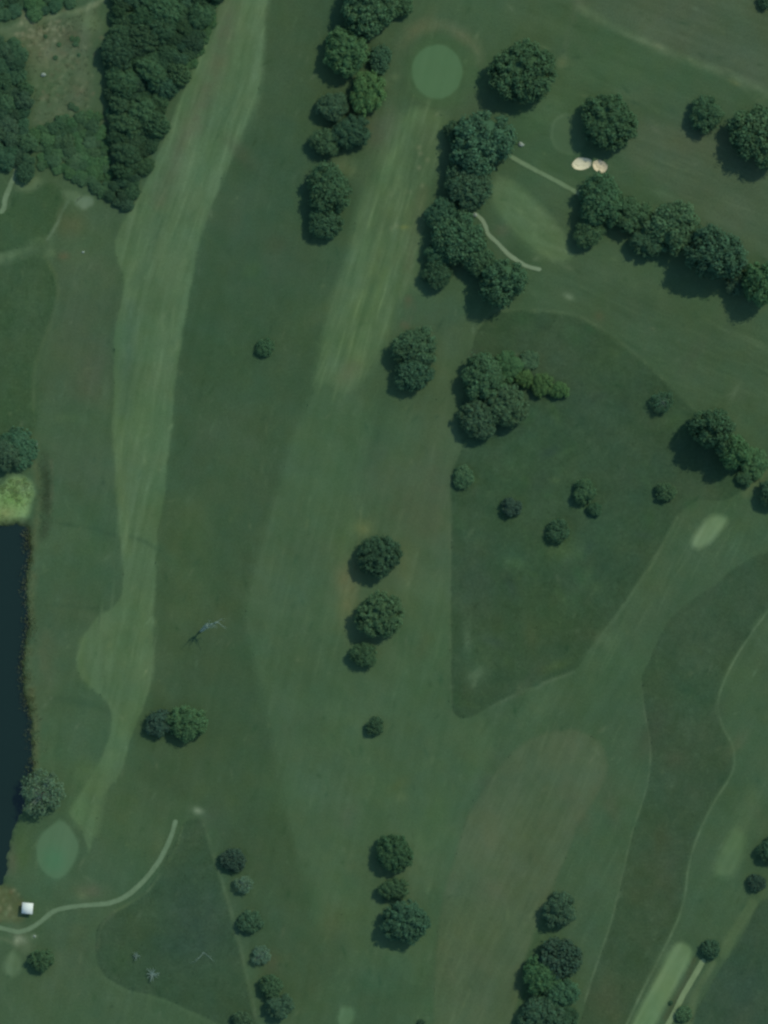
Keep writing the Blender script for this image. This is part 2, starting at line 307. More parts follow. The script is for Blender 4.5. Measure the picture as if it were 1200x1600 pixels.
stroke([(70, 400), (86, 428), (91, 460), (79, 505), (63, 548), (53, 585), (53, 640)], 2.4, (76, 97, 66), 0.5, 3, brk=0.4, seed=9)
stroke([(-60, 420), (0, 404), (30, 392), (70, 376), (80, 395)], 7, (76, 101, 72), 0.75, 4, brk=0.4, seed=10)
stroke([(110, 308), (98, 330), (90, 348), (74, 374)], 1.8, (86, 110, 86), 0.8, 2, seed=11)
stroke([(1175, 1412), (1158, 1440), (1140, 1470), (1132, 1490)], 8, (74, 98, 68), 0.65, 3, seed=12)
stroke([(1114, 1506), (1096, 1535), (1084, 1560), (1078, 1600)], 5, (80, 102, 72), 0.7, 3, seed=13)
stroke([(1085, 1500), (1068, 1540), (1040, 1590)], 4, (60, 72, 50), 0.55, 3, seed=14)
stroke([(1200, 738), (1182, 752), (1165, 772)], 6, (80, 100, 70), 0.6, 4, seed=15)
stroke([(180, 1424), (160, 1445), (152, 1480)], 2, (72, 92, 68), 0.5, 2)
stroke([(160, 1528), (200, 1549), (250, 1562), (290, 1579), (345, 1606)], 3, (68, 94, 68), 0.55, 3)
blob(888, 463, 8, 5, (102, 124, 96), 0.7, 0.5); blob(937, 495, 8, 8, (86, 88, 66), 0.4)
blob(800, 392, 22, 16, (60, 82, 58), 0.4); blob(785, 360, 12, 10, (84, 88, 68), 0.4)
blob(1150, 610, 4, 14, (84, 108, 84), 0.5, 0.5); blob(840, 1110, 16, 26, (74, 98, 70), 0.5, 0.5); blob(945, 1000, 16, 14, (78, 102, 76), 0.6)
blob(838, 405, 6, 4, (96, 116, 90), 0.4); blob(820, 1075, 26, 10, (72, 95, 68), 0.5)
# clearing in the wood
paint(CLEARING, (74, 94, 68), 7)
blob(90, 140, 40, 36, (62, 90, 60), 0.6); blob(75, 80, 28, 24, (90, 104, 80), 0.8); blob(110, 55, 30, 20, (80, 88, 70), 0.6)
blob(120, 140, 20, 22, (74, 86, 64), 0.6); blob(130, 110, 12, 24, (80, 98, 76), 0.5); blob(60, 55, 14, 12, (90, 96, 74), 0.6)
blob(105, 165, 20, 12, (78, 92, 70), 0.5); blob(142, 36, 14, 12, (84, 108, 76), 0.7); blob(36, 25, 9, 16, (90, 104, 80), 0.7, -0.4)
stroke([(-60, 60), (0, 49), (20, 42), (60, 33), (95, 22), (125, 16), (160, 0), (190, -30)], 4.5, (94, 112, 84), 0.85, 3, brk=0.5, seed=20)
for k in range(80):
    a = random.uniform(0, 1); x = 38 + 60 * a + random.gauss(0, 10); y = 40 - 12 * a + random.gauss(12, 13)
    blob(x, y, random.uniform(1.5, 4), random.uniform(1.5, 3.5), random.choice([(122, 134, 108), (108, 112, 88), (72, 84, 60), (130, 138, 112)]), random.uniform(0.3, 0.75))
for k in range(150):
    blob(random.gauss(98, 24), random.gauss(115, 42), random.uniform(1.5, 4), random.uniform(1.5, 5), random.choice([(104, 118, 90), (56, 78, 54), (92, 106, 78), (88, 92, 70)]), random.uniform(0.3, 0.65), random.uniform(-1, 1))
# banks of the pond, bright reed bed and waste ground by the hut
stroke([(48, 700), (58, 740), (62, 790), (54, 830), (52, 880), (48, 940), (50, 990), (46, 1040), (50, 1090), (55, 1130), (54, 1200)], 5, (76, 92, 64), 0.8, 6, brk=0.6, seed=30)
stroke([(68, 710), (74, 750), (72, 800), (66, 840)], 7, (54, 72, 52), 0.8, 5, brk=0.6, seed=31)
stroke([(80, 720), (82, 760), (78, 800)], 2, (86, 100, 76), 0.5, 3, brk=0.6, seed=32)
stroke([(46, 1210), (34, 1266), (22, 1292), (15, 1330), (10, 1365)], 3, (88, 108, 86), 0.7, 3, brk=0.5, seed=33)
paint(LIME, (116, 150, 102), 6); blob(22, 780, 20, 16, (98, 138, 74), 0.6); blob(8, 802, 16, 10, (118, 134, 88), 0.7); blob(38, 764, 12, 10, (112, 142, 108), 0.6)
blob(50, 700, 10, 14, (72, 92, 68), 0.5); blob(20, 1345, 8, 18, (84, 90, 72), 0.6); blob(36, 1330, 12, 30, (66, 92, 58), 0.6)
paint([(-60, 812), (20, 814), (44, 818), (46, 850), (40, 900), (20, 880), (-60, 880)], (52, 66, 44), 9, 0.9)
paint([(-60, 1380), (10, 1385), (30, 1400), (38, 1425), (30, 1440), (0, 1440), (-60, 1436)], (74, 88, 60), 6)
for k in range(34):
    blob(random.uniform(-20, 36), random.uniform(1386, 1440), random.uniform(2, 5), random.uniform(2, 5), random.choice([(112, 122, 92), (70, 88, 50), (92, 88, 64), (92, 112, 82)]), random.uniform(0.3, 0.7))
stroke([(-40, 1462), (0, 1466), (24, 1474)], 2.5, (88, 106, 80), 0.5, 3, seed=34)
blob(310, 1267, 8, 5, (118, 138, 112), 0.85, 0.3); blob(33, 1468, 8, 5, (112, 134, 112), 0.8, 0.3); blob(54, 1463, 4, 3, (122, 142, 118), 0.8); blob(27, 1470, 4, 6, (120, 140, 114), 0.7)
blob(140, 1392, 20, 12, (80, 88, 68), 0.6); blob(128, 1400, 8, 6, (86, 104, 72), 0.5); blob(120, 1480, 30, 50, (70, 84, 62), 0.45); blob(60, 1380, 30, 20, (60, 92, 68), 0.4)
blob(190, 1260, 40, 40, (62, 86, 56), 0.5); blob(220, 1330, 40, 50, (60, 86, 58), 0.4); blob(375, 1382, 14, 12, (82, 104, 80), 0.35)
# wear, divots and weeds over the lawns
rw = random.Random(88)
for k in range(1500):
    x, y = rw.uniform(0, 1200), rw.uniform(0, 1600); q = rw.random()
    i_, j_ = int((x - X0) / STEP), int((y - Y0) / STEP); base_ = canvas[j_, i_].copy()
    d_ = rw.choice([-1, -1, 1, 1, 1]) * rw.uniform(4, 12) * (1.5 if q < 0.1 else 1)
    c_ = base_ + np.array([d_ * rw.uniform(0.8, 1.4), d_, d_ * rw.uniform(0.6, 1.1)])
    ang = math.radians(103 if x < 760 else 22 if y < 640 else 117) + rw.gauss(0, 0.4)
    blob(x, y, rw.uniform(2, 9), rw.uniform(1.2, 3), c_, rw.uniform(0.35, 0.8), ang)
def streaks(poly, n, ang, lo, hi, wid=(0.9, 2.0), up=0.7):
    P = np.array(poly, float); k = 0
    while k < n:
        x, y = rw.uniform(P[:, 0].min(), P[:, 0].max()), rw.uniform(max(0, P[:, 1].min()), min(1600, P[:, 1].max()))
        if not inside(np.array([x]), np.array([y]), P)[0]: continue
        k += 1; b0 = canvas[int((y - Y0) / STEP), int((x - X0) / STEP)].copy(); d_ = rw.uniform(lo, hi) * (1 if rw.random() < up else -0.8)
        blob(x, y, rw.uniform(8, 34), rw.uniform(*wid), b0 + np.array([d_, d_, d_ * 0.8]), rw.uniform(0.4, 0.9), math.radians(ang) + rw.gauss(0, 0.05))
streaks(FAIR_MID, 150, 107, 5, 14); streaks([p for p in FAIR_LEFT if p[1] < 480 or 0], 120, 110, 4, 11); streaks([(180, 480), (285, 480), (242, 1050), (130, 1050)], 90, 95, 3, 9)
streaks(FAIR_BROWN, 60, 112, 3, 8); streaks(FAIR_SMALL, 16, 50, 4, 10); streaks([(880, 400), (1200, 540), (1200, 680), (1080, 620), (900, 480)], 90, 24, 3, 8); streaks([(880, 40), (1200, 160), (1200, 400), (960, 280)], 60, 24, 3, 7)
streaks([(560, 620), (700, 620), (700, 1100), (400, 1000), (430, 800)], 60, 103, 3, 7); streaks([(1070, 800), (1180, 800), (1180, 860), (1020, 980), (960, 1040), (900, 1040)], 40, 118, 4, 8); streaks([(730, 1110), (1000, 1060), (1010, 1200), (950, 1400), (880, 1600), (840, 1600)], 70, 112, 3, 8)
for k in range(70):
    x, y = rw.uniform(0, 1200), rw.uniform(0, 1600)
    i_, j_ = int((x - X0) / STEP), int((y - Y0) / STEP); base_ = canvas[j_, i_].copy()
    blob(x, y, rw.uniform(14, 40), rw.uniform(8, 18), base_ + np.array([rw.uniform(2, 10), rw.uniform(-4, 5), rw.uniform(-3, 4)]), rw.uniform(0.3, 0.7), math.radians(103) + rw.gauss(0, 0.7))
# tees and greens
paint(GREEN_TOP, (72, 105, 74), 1.4, 1, 2, 0.3)
paint(GREEN_POND, (76, 106, 78), 3, 1, 4, 0.5); blob(84, 1345, 18, 22, (68, 110, 80), 0.8)
paint(GREEN_RIGHT, (66, 92, 66), 3); stroke([(862, 215), (866, 190), (885, 178)], 1.6, (76, 102, 76), 0.8, 2)
stroke([(862, 215), (870, 232), (888, 240), (905, 238)], 1.8, (74, 100, 72), 0.7, 2)
paint(TEE_RIGHT, (96, 123, 90), 5, 1, 3, 0.5); paint(TEE_LONG, (92, 120, 84), 4, 1, 3, 0.5)
blob(1040, 1550, 10, 40, (90, 118, 80), 0.6, 0.5); blob(1050, 1500, 18, 16, (94, 122, 88), 0.5); blob(1015, 1590, 12, 30, (78, 112, 80), 0.6, 0.4)
stroke([(1176, 1240), (1160, 1285), (1148, 1320)], 11, (74, 98, 69), 0.6, 8); paint(TEE_FAINT, (77, 104, 73), 7); paint(TEE_OVAL, (78, 104, 76), 4); paint(TEE_LOW, (76, 106, 76), 4)
for P in TEE_PADS: paint(P, (78, 102, 74), 4)
paint(TEE_PADS[1], (86, 110, 86), 3)
# unevenness everywhere: blotches, mowing grain, hue drift
amp = 1.0
L = (fbm(GX, GY, 90, 1) * 3.0 + fbm(GX, GY, 26, 2, 0.9, 1.8) * 3.2 + fbm(GX, GY, 7, 3) * 1.6)
sA = fbm(GX, GY, 8, 4, math.radians(103), 12, 2); sB = fbm(GX, GY, 7, 5, math.radians(22), 12, 2); sC = fbm(GX, GY, 8, 6, math.radians(117), 10, 2)
wB = np.clip((GX - 760) / 80, 0, 1) * np.clip((640 - GY) / 90, 0, 1)
wC = np.clip((GX - 700) / 80, 0, 1) * np.clip((GY - 700) / 90, 0, 1)
fairness = np.clip((canvas.mean(-1) - 66) / 14, 0, 1)
L += (1.7 + 3.0 * fairness) * (sA * np.clip(1 - wB - wC, 0, 1) + sB * wB + sC * wC)
rel = np.clip(canvas.mean(-1, keepdims=True) / 72, 0.6, 1.6)
hueR = fbm(GX, GY, 70, 11) * 2.8 + fbm(GX, GY, 20, 12) * 1.6
hueB = fbm(GX, GY, 80, 13) * 2.6 + fbm(GX, GY, 18, 14) * 1.3
gmask = np.zeros(GX.shape)
for P_ in (GREEN_TOP, GREEN_POND, GREEN_RIGHT):
    sl = box(P_, 4); gmask[sl] = np.maximum(gmask[sl], np.clip(0.5 - sdf_poly(GX[sl], GY[sl], np.array(P_, float)) / 4, 0, 1))
rmask = np.zeros(GX.shape)
for P_ in (ROUGH_TRI, ROUGH_RIGHT, ROUGH_CORNER, ROUGH_BOTTOM, ROUGH_LEFT):
    sl = box(P_, 4); rmask[sl] = np.maximum(rmask[sl], np.clip(0.5 - sdf_poly(GX[sl], GY[sl], np.array(P_, float)) / 4, 0, 1))
L += rmask * (fbm(GX, GY, 11, 301, octs=3) * 3.6 + fbm(GX, GY, 34, 305) * 2.4 + np.clip(vnoise(GX, GY, 4, 303) - 0.55, 0, 1) * 14)
L *= 1 - 0.7 * gmask
canvas += L[..., None] * rel
hueR *= 1 - 0.6 * gmask; hueB *= 1 - 0.6 * gmask
canvas[..., 0] += hueR; canvas[..., 2] += hueB - 0.3 * hueR
canvas = np.clip(canvas, 10, 235)
canvas_lin = albedo(canvas)
# beyond the pictured ground the lawn keeps the mean colour
def sample(x, y):
    u = np.clip((x - X0) / STEP, 0, len(gx) - 1.001); v = np.clip((y - Y0) / STEP, 0, len(gy) - 1.001)
    i, j = u.astype(int), v.astype(int); fu, fv = (u - i)[..., None], (v - j)[..., None]
    return (canvas_lin[j, i] * (1 - fu) + canvas_lin[j, i + 1] * fu) * (1 - fv) + (canvas_lin[j + 1, i] * (1 - fu) + canvas_lin[j + 1, i + 1] * fu) * fv

# ------------------------------------------------------------------ ground height (metres)
sPOND, sBK = smooth(POND, 4), [smooth(b, 5) for b in BUNKERS]
def height(x, y):
    h = 0.35 * fbm(x, y, 150, 31) + 0.05 * fbm(x, y, 40, 32)
    fade = np.clip(np.minimum.reduce([x - X0, X1 - x, y - Y0, Y1 - y]) / 40, 0, 1)
    h = h * fade
    near = x < 80
    if near.any():
        dd = np.full(x.shape, 50.0); dd[near] = sdf_poly(x[near], y[near], sPOND)
        dd = dd + 3.2 * fbm(x, y, 16, 55) + 1.6 * vnoise(x, y, 5, 56)
        h = h * np.clip(dd / 12, 0, 1) + np.where(dd < 5, -1.5 * np.clip((5 - dd) / 9, 0, 1) * np.clip((x - X0) / 20, 0.0, 1), 0)
        h = np.where((dd < -4) & (x < X0 + 20), -1.5, h)
    for b in sBK:
        nb = (abs(x - b[:, 0].mean()) < 30) & (abs(y - b[:, 1].mean()) < 30)
        if nb.any():
            dd = sdf_poly(x[nb], y[nb], b)
            h[nb] += np.where(dd > 0, 0.22 * np.exp(-(dd / 3) ** 2), 0.22 - 0.75 * np.clip(-dd / 6, 0, 1) ** 0.7)
    return h

# ------------------------------------------------------------------ materials
def new_mat(name):
    m = bpy.data.materials.new(name); m.use_nodes = True
    nt = m.node_tree; b = nt.nodes['Principled BSDF']
    b.inputs['Roughness'].default_value = 0.95; b.inputs['Specular IOR Level'].default_value = 0.05
    return m, nt, b
def grass_mat(name, grain, bump, fine=2.2):
    m, nt, b = new_mat(name); N, Lk = nt.nodes, nt.links
    at = N.new('ShaderNodeAttribute'); at.attribute_name = 'tone'
    tc = N.new('ShaderNodeTexCoord')
    n1 = N.new('ShaderNodeTexNoise'); n1.inputs['Scale'].default_value = fine; n1.inputs['Detail'].default_value = 5; n1.inputs['Roughness'].default_value = 0.65
    mp = N.new('ShaderNodeMapRange'); mp.inputs['From Min'].default_value = 0.25; mp.inputs['From Max'].default_value = 0.75
    mp.inputs['To Min'].default_value = 1 - grain; mp.inputs['To Max'].default_value = 1 + grain
    mul = N.new('ShaderNodeVectorMath'); mul.operation = 'SCALE'
    Lk.new(tc.outputs['Object'], n1.inputs['Vector']); Lk.new(n1.outputs['Fac'], mp.inputs['Value'])
    Lk.new(at.outputs['Color'], mul.inputs[0]); Lk.new(mp.outputs['Result'], mul.inputs['Scale']); Lk.new(mul.outputs['Vector'], b.inputs['Base Color'])
    bp = N.new('ShaderNodeBump'); bp.inputs['Strength'].default_value = bump; bp.inputs['Distance'].default_value = 0.15
    Lk.new(n1.outputs['Fac'], bp.inputs['Height']); Lk.new(bp.outputs['Normal'], b.inputs['Normal'])
    return m
M_LAWN = grass_mat('mown_lawn', 0.16, 0.5, 1.4)
M_FAIR = grass_mat('fairway_grass', 0.14, 0.4, 1.5)
M_ROUGH = grass_mat('rough_grass', 0.2, 0.8, 1.2)
M_GREEN = grass_mat('putting_turf', 0.04, 0.1)
M_PATH = grass_mat('path_gravel', 0.10, 0.2, 4.0)
M_SAND = grass_mat('bunker_sand', 0.07, 0.3, 3.0)
def plain_mat(name, c, rough=0.8, spec=0.3, noise=0.12, scale=3.0):
    m, nt, b = new_mat(name); N, Lk = nt.nodes, nt.links
    b.inputs['Roughness'].default_value = rough; b.inputs['Specular IOR Level'].default_value = spec
    tc = N.new('ShaderNodeTexCoord'); n1 = N.new('ShaderNodeTexNoise'); n1.inputs['Scale'].default_value = scale; n1.inputs['Detail'].default_value = 4
    mx = N.new('ShaderNodeMix'); mx.data_type = 'RGBA'
    mx.inputs['A'].default_value = tuple(min(1, v * (1 - noise)) for v in c) + (1,); mx.inputs['B'].default_value = tuple(min(1, v * (1 + noise)) for v in c) + (1,)
    Lk.new(tc.outputs['Object'], n1.inputs['Vector']); Lk.new(n1.outputs['Fac'], mx.inputs['Factor']); Lk.new(mx.outputs['Result'], b.inputs['Base Color'])
    return m
M_BARK = plain_mat('bark', (0.09, 0.075, 0.055), noise=0.3)
M_DEAD = plain_mat('bleached_wood', (0.22, 0.31, 0.22), noise=0.2)
M_ROOF = plain_mat('white_roof_felt', (0.66, 0.70, 0.55), noise=0.03, scale=1.5)
M_WALL = plain_mat('painted_boards', (0.5, 0.52, 0.46), noise=0.1)
M_DOOR = plain_mat('dark_green_paint', (0.05, 0.1, 0.07), rough=0.5)
M_GLASS = plain_mat('window_glass', (0.03, 0.04, 0.05), rough=0.1, spec=0.5)
M_STONE = plain_mat('pale_stone', (0.24, 0.29, 0.20), noise=0.2)
M_REED = None
mw, nt, b = new_mat('pond_water')
b.inputs['Base Color'].default_value = (0.008, 0.0215, 0.0115, 1); b.inputs['Roughness'].default_value = 0.12; b.inputs['Specular IOR Level'].default_value = 0.4
_n = nt.nodes.new('ShaderNodeTexNoise'); _n.inputs['Scale'].default_value = 0.6; _n.inputs['Detail'].default_value = 3
_tc = nt.nodes.new('ShaderNodeTexCoord'); nt.links.new(_tc.outputs['Object'], _n.inputs['Vector'])
_bp = nt.nodes.new('ShaderNodeBump'); _bp.inputs['Strength'].default_value = 0.15; _bp.inputs['Distance'].default_value = 0.05
nt.links.new(_n.outputs['Fac'], _bp.inputs['Height']); nt.links.new(_bp.outputs['Normal'], b.inputs['Normal'])
M_WATER = mw
def leaf_mat(name):
    m, nt, b = new_mat(name); N, Lk = nt.nodes, nt.links
    b.inputs['Roughness'].default_value = 0.95; b.inputs['Specular IOR Level'].default_value = 0.0
    at = N.new('ShaderNodeAttribute'); at.attribute_name = 'tone'
    oi = N.new('ShaderNodeObjectInfo')
    mul = N.new('ShaderNodeVectorMath'); mul.operation = 'MULTIPLY'
    Lk.new(at.outputs['Color'], mul.inputs[0]); Lk.new(oi.outputs['Color'], mul.inputs[1]); Lk.new(mul.outputs['Vector'], b.inputs['Base Color'])
    tr = N.new('ShaderNodeBsdfTranslucent'); Lk.new(mul.outputs['Vector'], tr.inputs['Color'])
    ms = N.new('ShaderNodeMixShader'); ms.inputs['Fac'].default_value = 0.18
    out = N['Material Output']; Lk.new(b.outputs['BSDF'], ms.inputs[1]); Lk.new(tr.outputs['BSDF'], ms.inputs[2]); Lk.new(ms.outputs['Shader'], out.inputs['Surface'])
    return m
M_LEAF = leaf_mat('foliage')

# ------------------------------------------------------------------ mesh helpers
def make_mesh(name, V, F, mat, tone=None, smooth_faces=False):
    me = bpy.data.meshes.new(name)
    V = np.asarray(V, np.float32); me.vertices.add(len(V)); me.vertices.foreach_set('co', V.ravel())
    if isinstance(F, np.ndarray):
        k = F.shape[1]; n = len(F); me.loops.add(n * k); me.polygons.add(n)
        me.loops.foreach_set('vertex_index', F.astype(np.int32).ravel()); me.polygons.foreach_set('loop_start', np.arange(0, n * k, k, dtype=np.int32))
    else:
        tot = [len(f) for f in F]; me.loops.add(sum(tot)); me.polygons.add(len(F))
        me.loops.foreach_set('vertex_index', np.concatenate([np.array(f, np.int32) for f in F]))
        me.polygons.foreach_set('loop_start', np.concatenate([[0], np.cumsum(tot)[:-1]]).astype(np.int32)); n = len(F)
    if smooth_faces: me.polygons.foreach_set('use_smooth', np.ones(n, bool))
    me.update(calc_edges=True)
    if tone is not None:
        a = me.color_attributes.new('tone', 'FLOAT_COLOR', 'POINT')
        c = np.ones((len(V), 4), np.float32); c[:, :3] = tone; a.data.foreach_set('color', c.ravel())
    me.materials.append(mat); me.validate()
    return me
def link(name, me, parent=None, loc=None):
    o = bpy.data.objects.new(name, me); COL.objects.link(o)
    if parent: o.parent = parent
    if loc: o.location = loc
    return o
def tag(o, label=None, cat=None, group=None, kind=None):
    if label: o['label'] = label
    if cat: o['category'] = cat
    if group: o['group'] = group
    if kind: o['kind'] = kind
    return o

# the ground: one sheet, fine inside the picture, coarse out to the horizon
nx, ny = len(gx), len(gy)
HG = height(GX.ravel().copy(), GY.ravel().copy())
V = np.stack([(GX.ravel() - 600) * S, (800 - GY.ravel()) * S, HG], 1)
idx = np.arange(nx * ny).reshape(ny, nx)
F = np.stack([idx[1:, :-1].ravel(), idx[1:, 1:].ravel(), idx[:-1, 1:].ravel(), idx[:-1, :-1].ravel()], 1)
R = 9000.0
x0, y1 = W(X0, Y0); x1, y0 = W(X1, Y1)
base = len(V)
xs = [-R, -3000, -900, -450, x0, x1, 450, 900, 3000, R]; ys = [-R, -3000, -900, -450, y0, y1, 450, 900, 3000, R]
outer = np.array([(x, y, 0) for y in ys for x in xs]); m_ = len(xs)
OF = np.array([(base + j * m_ + i, base + j * m_ + i + 1, base + (j + 1) * m_ + i + 1, base + (j + 1) * m_ + i) for j in range(m_ - 1) for i in range(m_ - 1) if not (i == 4 and j == 4)])
tone = np.concatenate([canvas_lin.reshape(-1, 3), np.tile(albedo((60, 84, 60)), (len(outer), 1))])
g = link('ground', make_mesh('ground', np.concatenate([V, outer]), np.concatenate([F, OF]), M_LAWN, tone, True))
tag(g, 'mown green lawn of the golf course seen from straight above', kind='structure')

def sheet(name, shape, mat, z, label, colour=None, pitch=2.0, rag=1.0, tuft=0.0, half=None, kind='structure', cat=None, seed=0, nsm=4):
    """a strip of turf, path or sand lying on the ground, bounded by a smooth outline"""
    P = smooth(shape, nsm, half is None) if nsm else np.array(shape, float)
    pad = (half or 0) + 4
    ax, ay = np.maximum(P.min(0) - pad, (X0, Y0)); bx, by = np.minimum(P.max(0) + pad, (X1, Y1))
    xs = np.arange(ax, bx + pitch, pitch); ys = np.arange(ay, by + pitch, pitch); XX, YY = np.meshgrid(xs, ys)
    dd = sdf_poly(XX, YY, P) if half is None else seg_dist(XX, YY, P, False) - half
    dd = dd + rag * (fbm(XX, YY, 26, 91) * 1.2 + vnoise(XX, YY, 5, 92 + seed) * 0.6)
    gyy, gxx = np.gradient(dd, pitch); gl = np.maximum(gxx ** 2 + gyy ** 2, 0.25)
    ins = dd < 0
    q = ins[:-1, :-1] | ins[1:, :-1] | ins[:-1, 1:] | ins[1:, 1:]
    out = (~ins) & (dd < pitch * 2.2)
    mvx = np.where(out, XX - dd * gxx / gl, XX); mvy = np.where(out, YY - dd * gyy / gl, YY)
    used = np.zeros(XX.shape, bool); used[:-1, :-1] |= q; used[1:, :-1] |= q; used[:-1, 1:] |= q; used[1:, 1:] |= q
    ids = -np.ones(XX.shape, int); ids[used] = np.arange(used.sum())
    FF = np.stack([ids[1:, :-1][q], ids[1:, 1:][q], ids[:-1, 1:][q], ids[:-1, :-1][q]], 1)
    px, py = mvx[used], mvy[used]
    inn = np.clip(-dd[used] / 4, 0, 1)
    h = height(px.copy(), py.copy()) + z
    if tuft: h = h + inn * tuft * (0.7 + 0.5 * fbm(px, py, 9, 71, octs=3) + 0.35 * vnoise(px, py, 3.2, 72))
    VV = np.stack([(px - 600) * S, (800 - py) * S, h], 1)
    if colour is None: tn = sample(px, py)
    else:
        c = np.tile(np.array(colour, float), (len(px), 1)) + (fbm(px, py, 14, 81 + seed) * 5 + vnoise(px, py, 4, 82) * 3)[:, None]
        tn = albedo(np.clip(c, 5, 245))
        mixa = 0.35 * np.clip(1 + dd[used] / 2.2, 0, 1)[:, None] if half else 0
        tn = tn * (1 - mixa) + sample(px, py) * mixa
    o = link(name, make_mesh(name, VV, FF, mat, tn, True))
    return tag(o, label, cat, None, kind)

sheet('fairway', FAIR_LEFT, M_FAIR, 0.03, 'long light green fairway running down the left side')
sheet('fairway', FAIR_MID, M_FAIR, 0.03, 'streaky light fairway between the two upper tree lines')
sheet('fairway', FAIR_BROAD, M_FAIR, 0.035, 'broad mid green fairway through the centre')
sheet('fairway', FAIR_BROWN, M_FAIR, 0.045, 'brownish round topped fairway at lower right centre')
sheet('fairway', FAIR_SMALL, M_FAIR, 0.03, 'small light fairway patch below the upper cart path')
sheet('rough', ROUGH_TRI, M_ROUGH, 0.05, 'large dark triangle of rough dotted with shrubs', tuft=0.12)
sheet('rough', ROUGH_RIGHT, M_ROUGH, 0.05, 'dark winding band of rough on the right', tuft=0.09)
sheet('rough', ROUGH_CORNER, M_ROUGH, 0.05, 'dark rough in the lower right corner', tuft=0.09)
sheet('rough', ROUGH_BOTTOM, M_ROUGH, 0.05, 'dark triangle of rough inside the path bend at lower left', tuft=0.1)
sheet('rough', ROUGH_LEFT, M_ROUGH, 0.05, 'dark rounded rough at the left edge above the pond', tuft=0.14)
sheet('rough', ROUGH_NOOK, M_ROUGH, 0.05, 'small dark rough below the left wood', tuft=0.12)
sheet('collar', COLLAR_TOP, M_FAIR, 0.04, 'darker mown collar round the top green')
sheet('putting_green', GREEN_TOP, M_GREEN, 0.06, 'smooth round putting green at top centre', pitch=1.5, rag=0.3, nsm=2)
sheet('putting_green', GREEN_POND, M_GREEN, 0.07, 'oval bluish putting green near the pond', pitch=1.5, rag=0.4)
sheet('putting_green', GREEN_RIGHT, M_GREEN, 0.05, 'faint putting green half under the round tree', pitch=1.5, rag=0.4)
sheet('tee_box', TEE_RIGHT, M_GREEN, 0.05, 'bright slanted tee box at right', rag=0.5)
sheet('tee_box', TEE_LONG, M_GREEN, 0.05, 'long bright tee box at the lower right edge', rag=0.5)
sheet('tee_box', TEE_FAINT, M_GREEN, 0.05, 'faint tee box near the right edge', rag=0.5)
sheet('tee_box', TEE_OVAL, M_GREEN, 0.05, 'small oval tee in the lower left corner', rag=0.5)
sheet('tee_box', TEE_LOW, M_GREEN, 0.05, 'tiny light tee at the bottom edge', rag=0.5)
for P, lb in zip(TEE_PADS, ['pale oval tee pad beside the left track', 'pale round tee pad under the wood tip', 'pale tee pad at the head of the thin trail']):
    sheet('tee_box', P, M_GREEN, 0.07, lb, rag=0.5)
for k, (pts, hw, c, lb) in enumerate(PATHS):
    sheet('cart_path', pts, M_PATH, 0.09, lb, colour=c, pitch=1.0, rag=0.5, half=hw, seed=k)
sheet('sand_bunker', BUNKERS[0], M_SAND, 0.03, 'larger cream sand bunker under the round tree, left of the pair', colour=(186, 192, 166), pitch=0.8, rag=0.5, kind=None, cat='bunker')
sheet('sand_bunker', BUNKERS[1], M_SAND, 0.03, 'smaller pinkish sand bunker, right of the pair', colour=(184, 184, 158), pitch=0.8, rag=0.5, kind=None, cat='bunker', seed=3)

# water
P = smooth(POND, 4)
PW = [((x - 600) * S, (800 - y) * S, -0.62) for x, y in np.array(POND) + np.array([[6, 0]])]
# one flat surface a little wider than the basin, hidden under the banks
fw = [(-300, 800), (48, 812), (56, 900), (54, 1100), (58, 1230), (40, 1290), (24, 1370), (10, 1400), (-300, 1420)]
me = make_mesh('pond_water', [((x - 600) * S, (800 - y) * S, -0.62) for x, y in fw], [list(range(len(fw)))[::-1]], M_WATER)
tag(link('pond_water', me), 'still dark pond cut by the left edge', kind='structure')

# ------------------------------------------------------------------ trees
def quads_from(P, Nn, size, asp, rs):
    n = len(P)
    t = rs.normal(size=(n, 3)); t -= (t * Nn).sum(1, keepdims=True) * Nn; t /= np.linalg.norm(t, axis=1, keepdims=True) + 1e-9
    b_ = np.cross(Nn, t)
    s1 = (size * 0.5)[:, None]; s2 = s1 * asp
    return np.stack([P - t * s1, P - b_ * s2 + Nn * s1 * 0.15, P + t * s1, P + b_ * s2 + Nn * s1 * 0.15], 1).reshape(-1, 3)
def uvs(c, r, nu=9, nv=5, sq=1.0):
    V, F = [], []
    for j in range(nv + 1):
        ph = math.pi * j / nv
        for i in range(nu):
            th = 2 * math.pi * i / nu
            V.append((c[0] + r * math.sin(ph) * math.cos(th), c[1] + r * math.sin(ph) * math.sin(th), c[2] + r * math.cos(ph) * sq))
    for j in range(nv):
        for i in range(nu):
            a = j * nu + i; b_ = j * nu + (i + 1) % nu
            F.append((a, a + nu, b_ + nu, b_))
    return np.array(V), np.array(F)
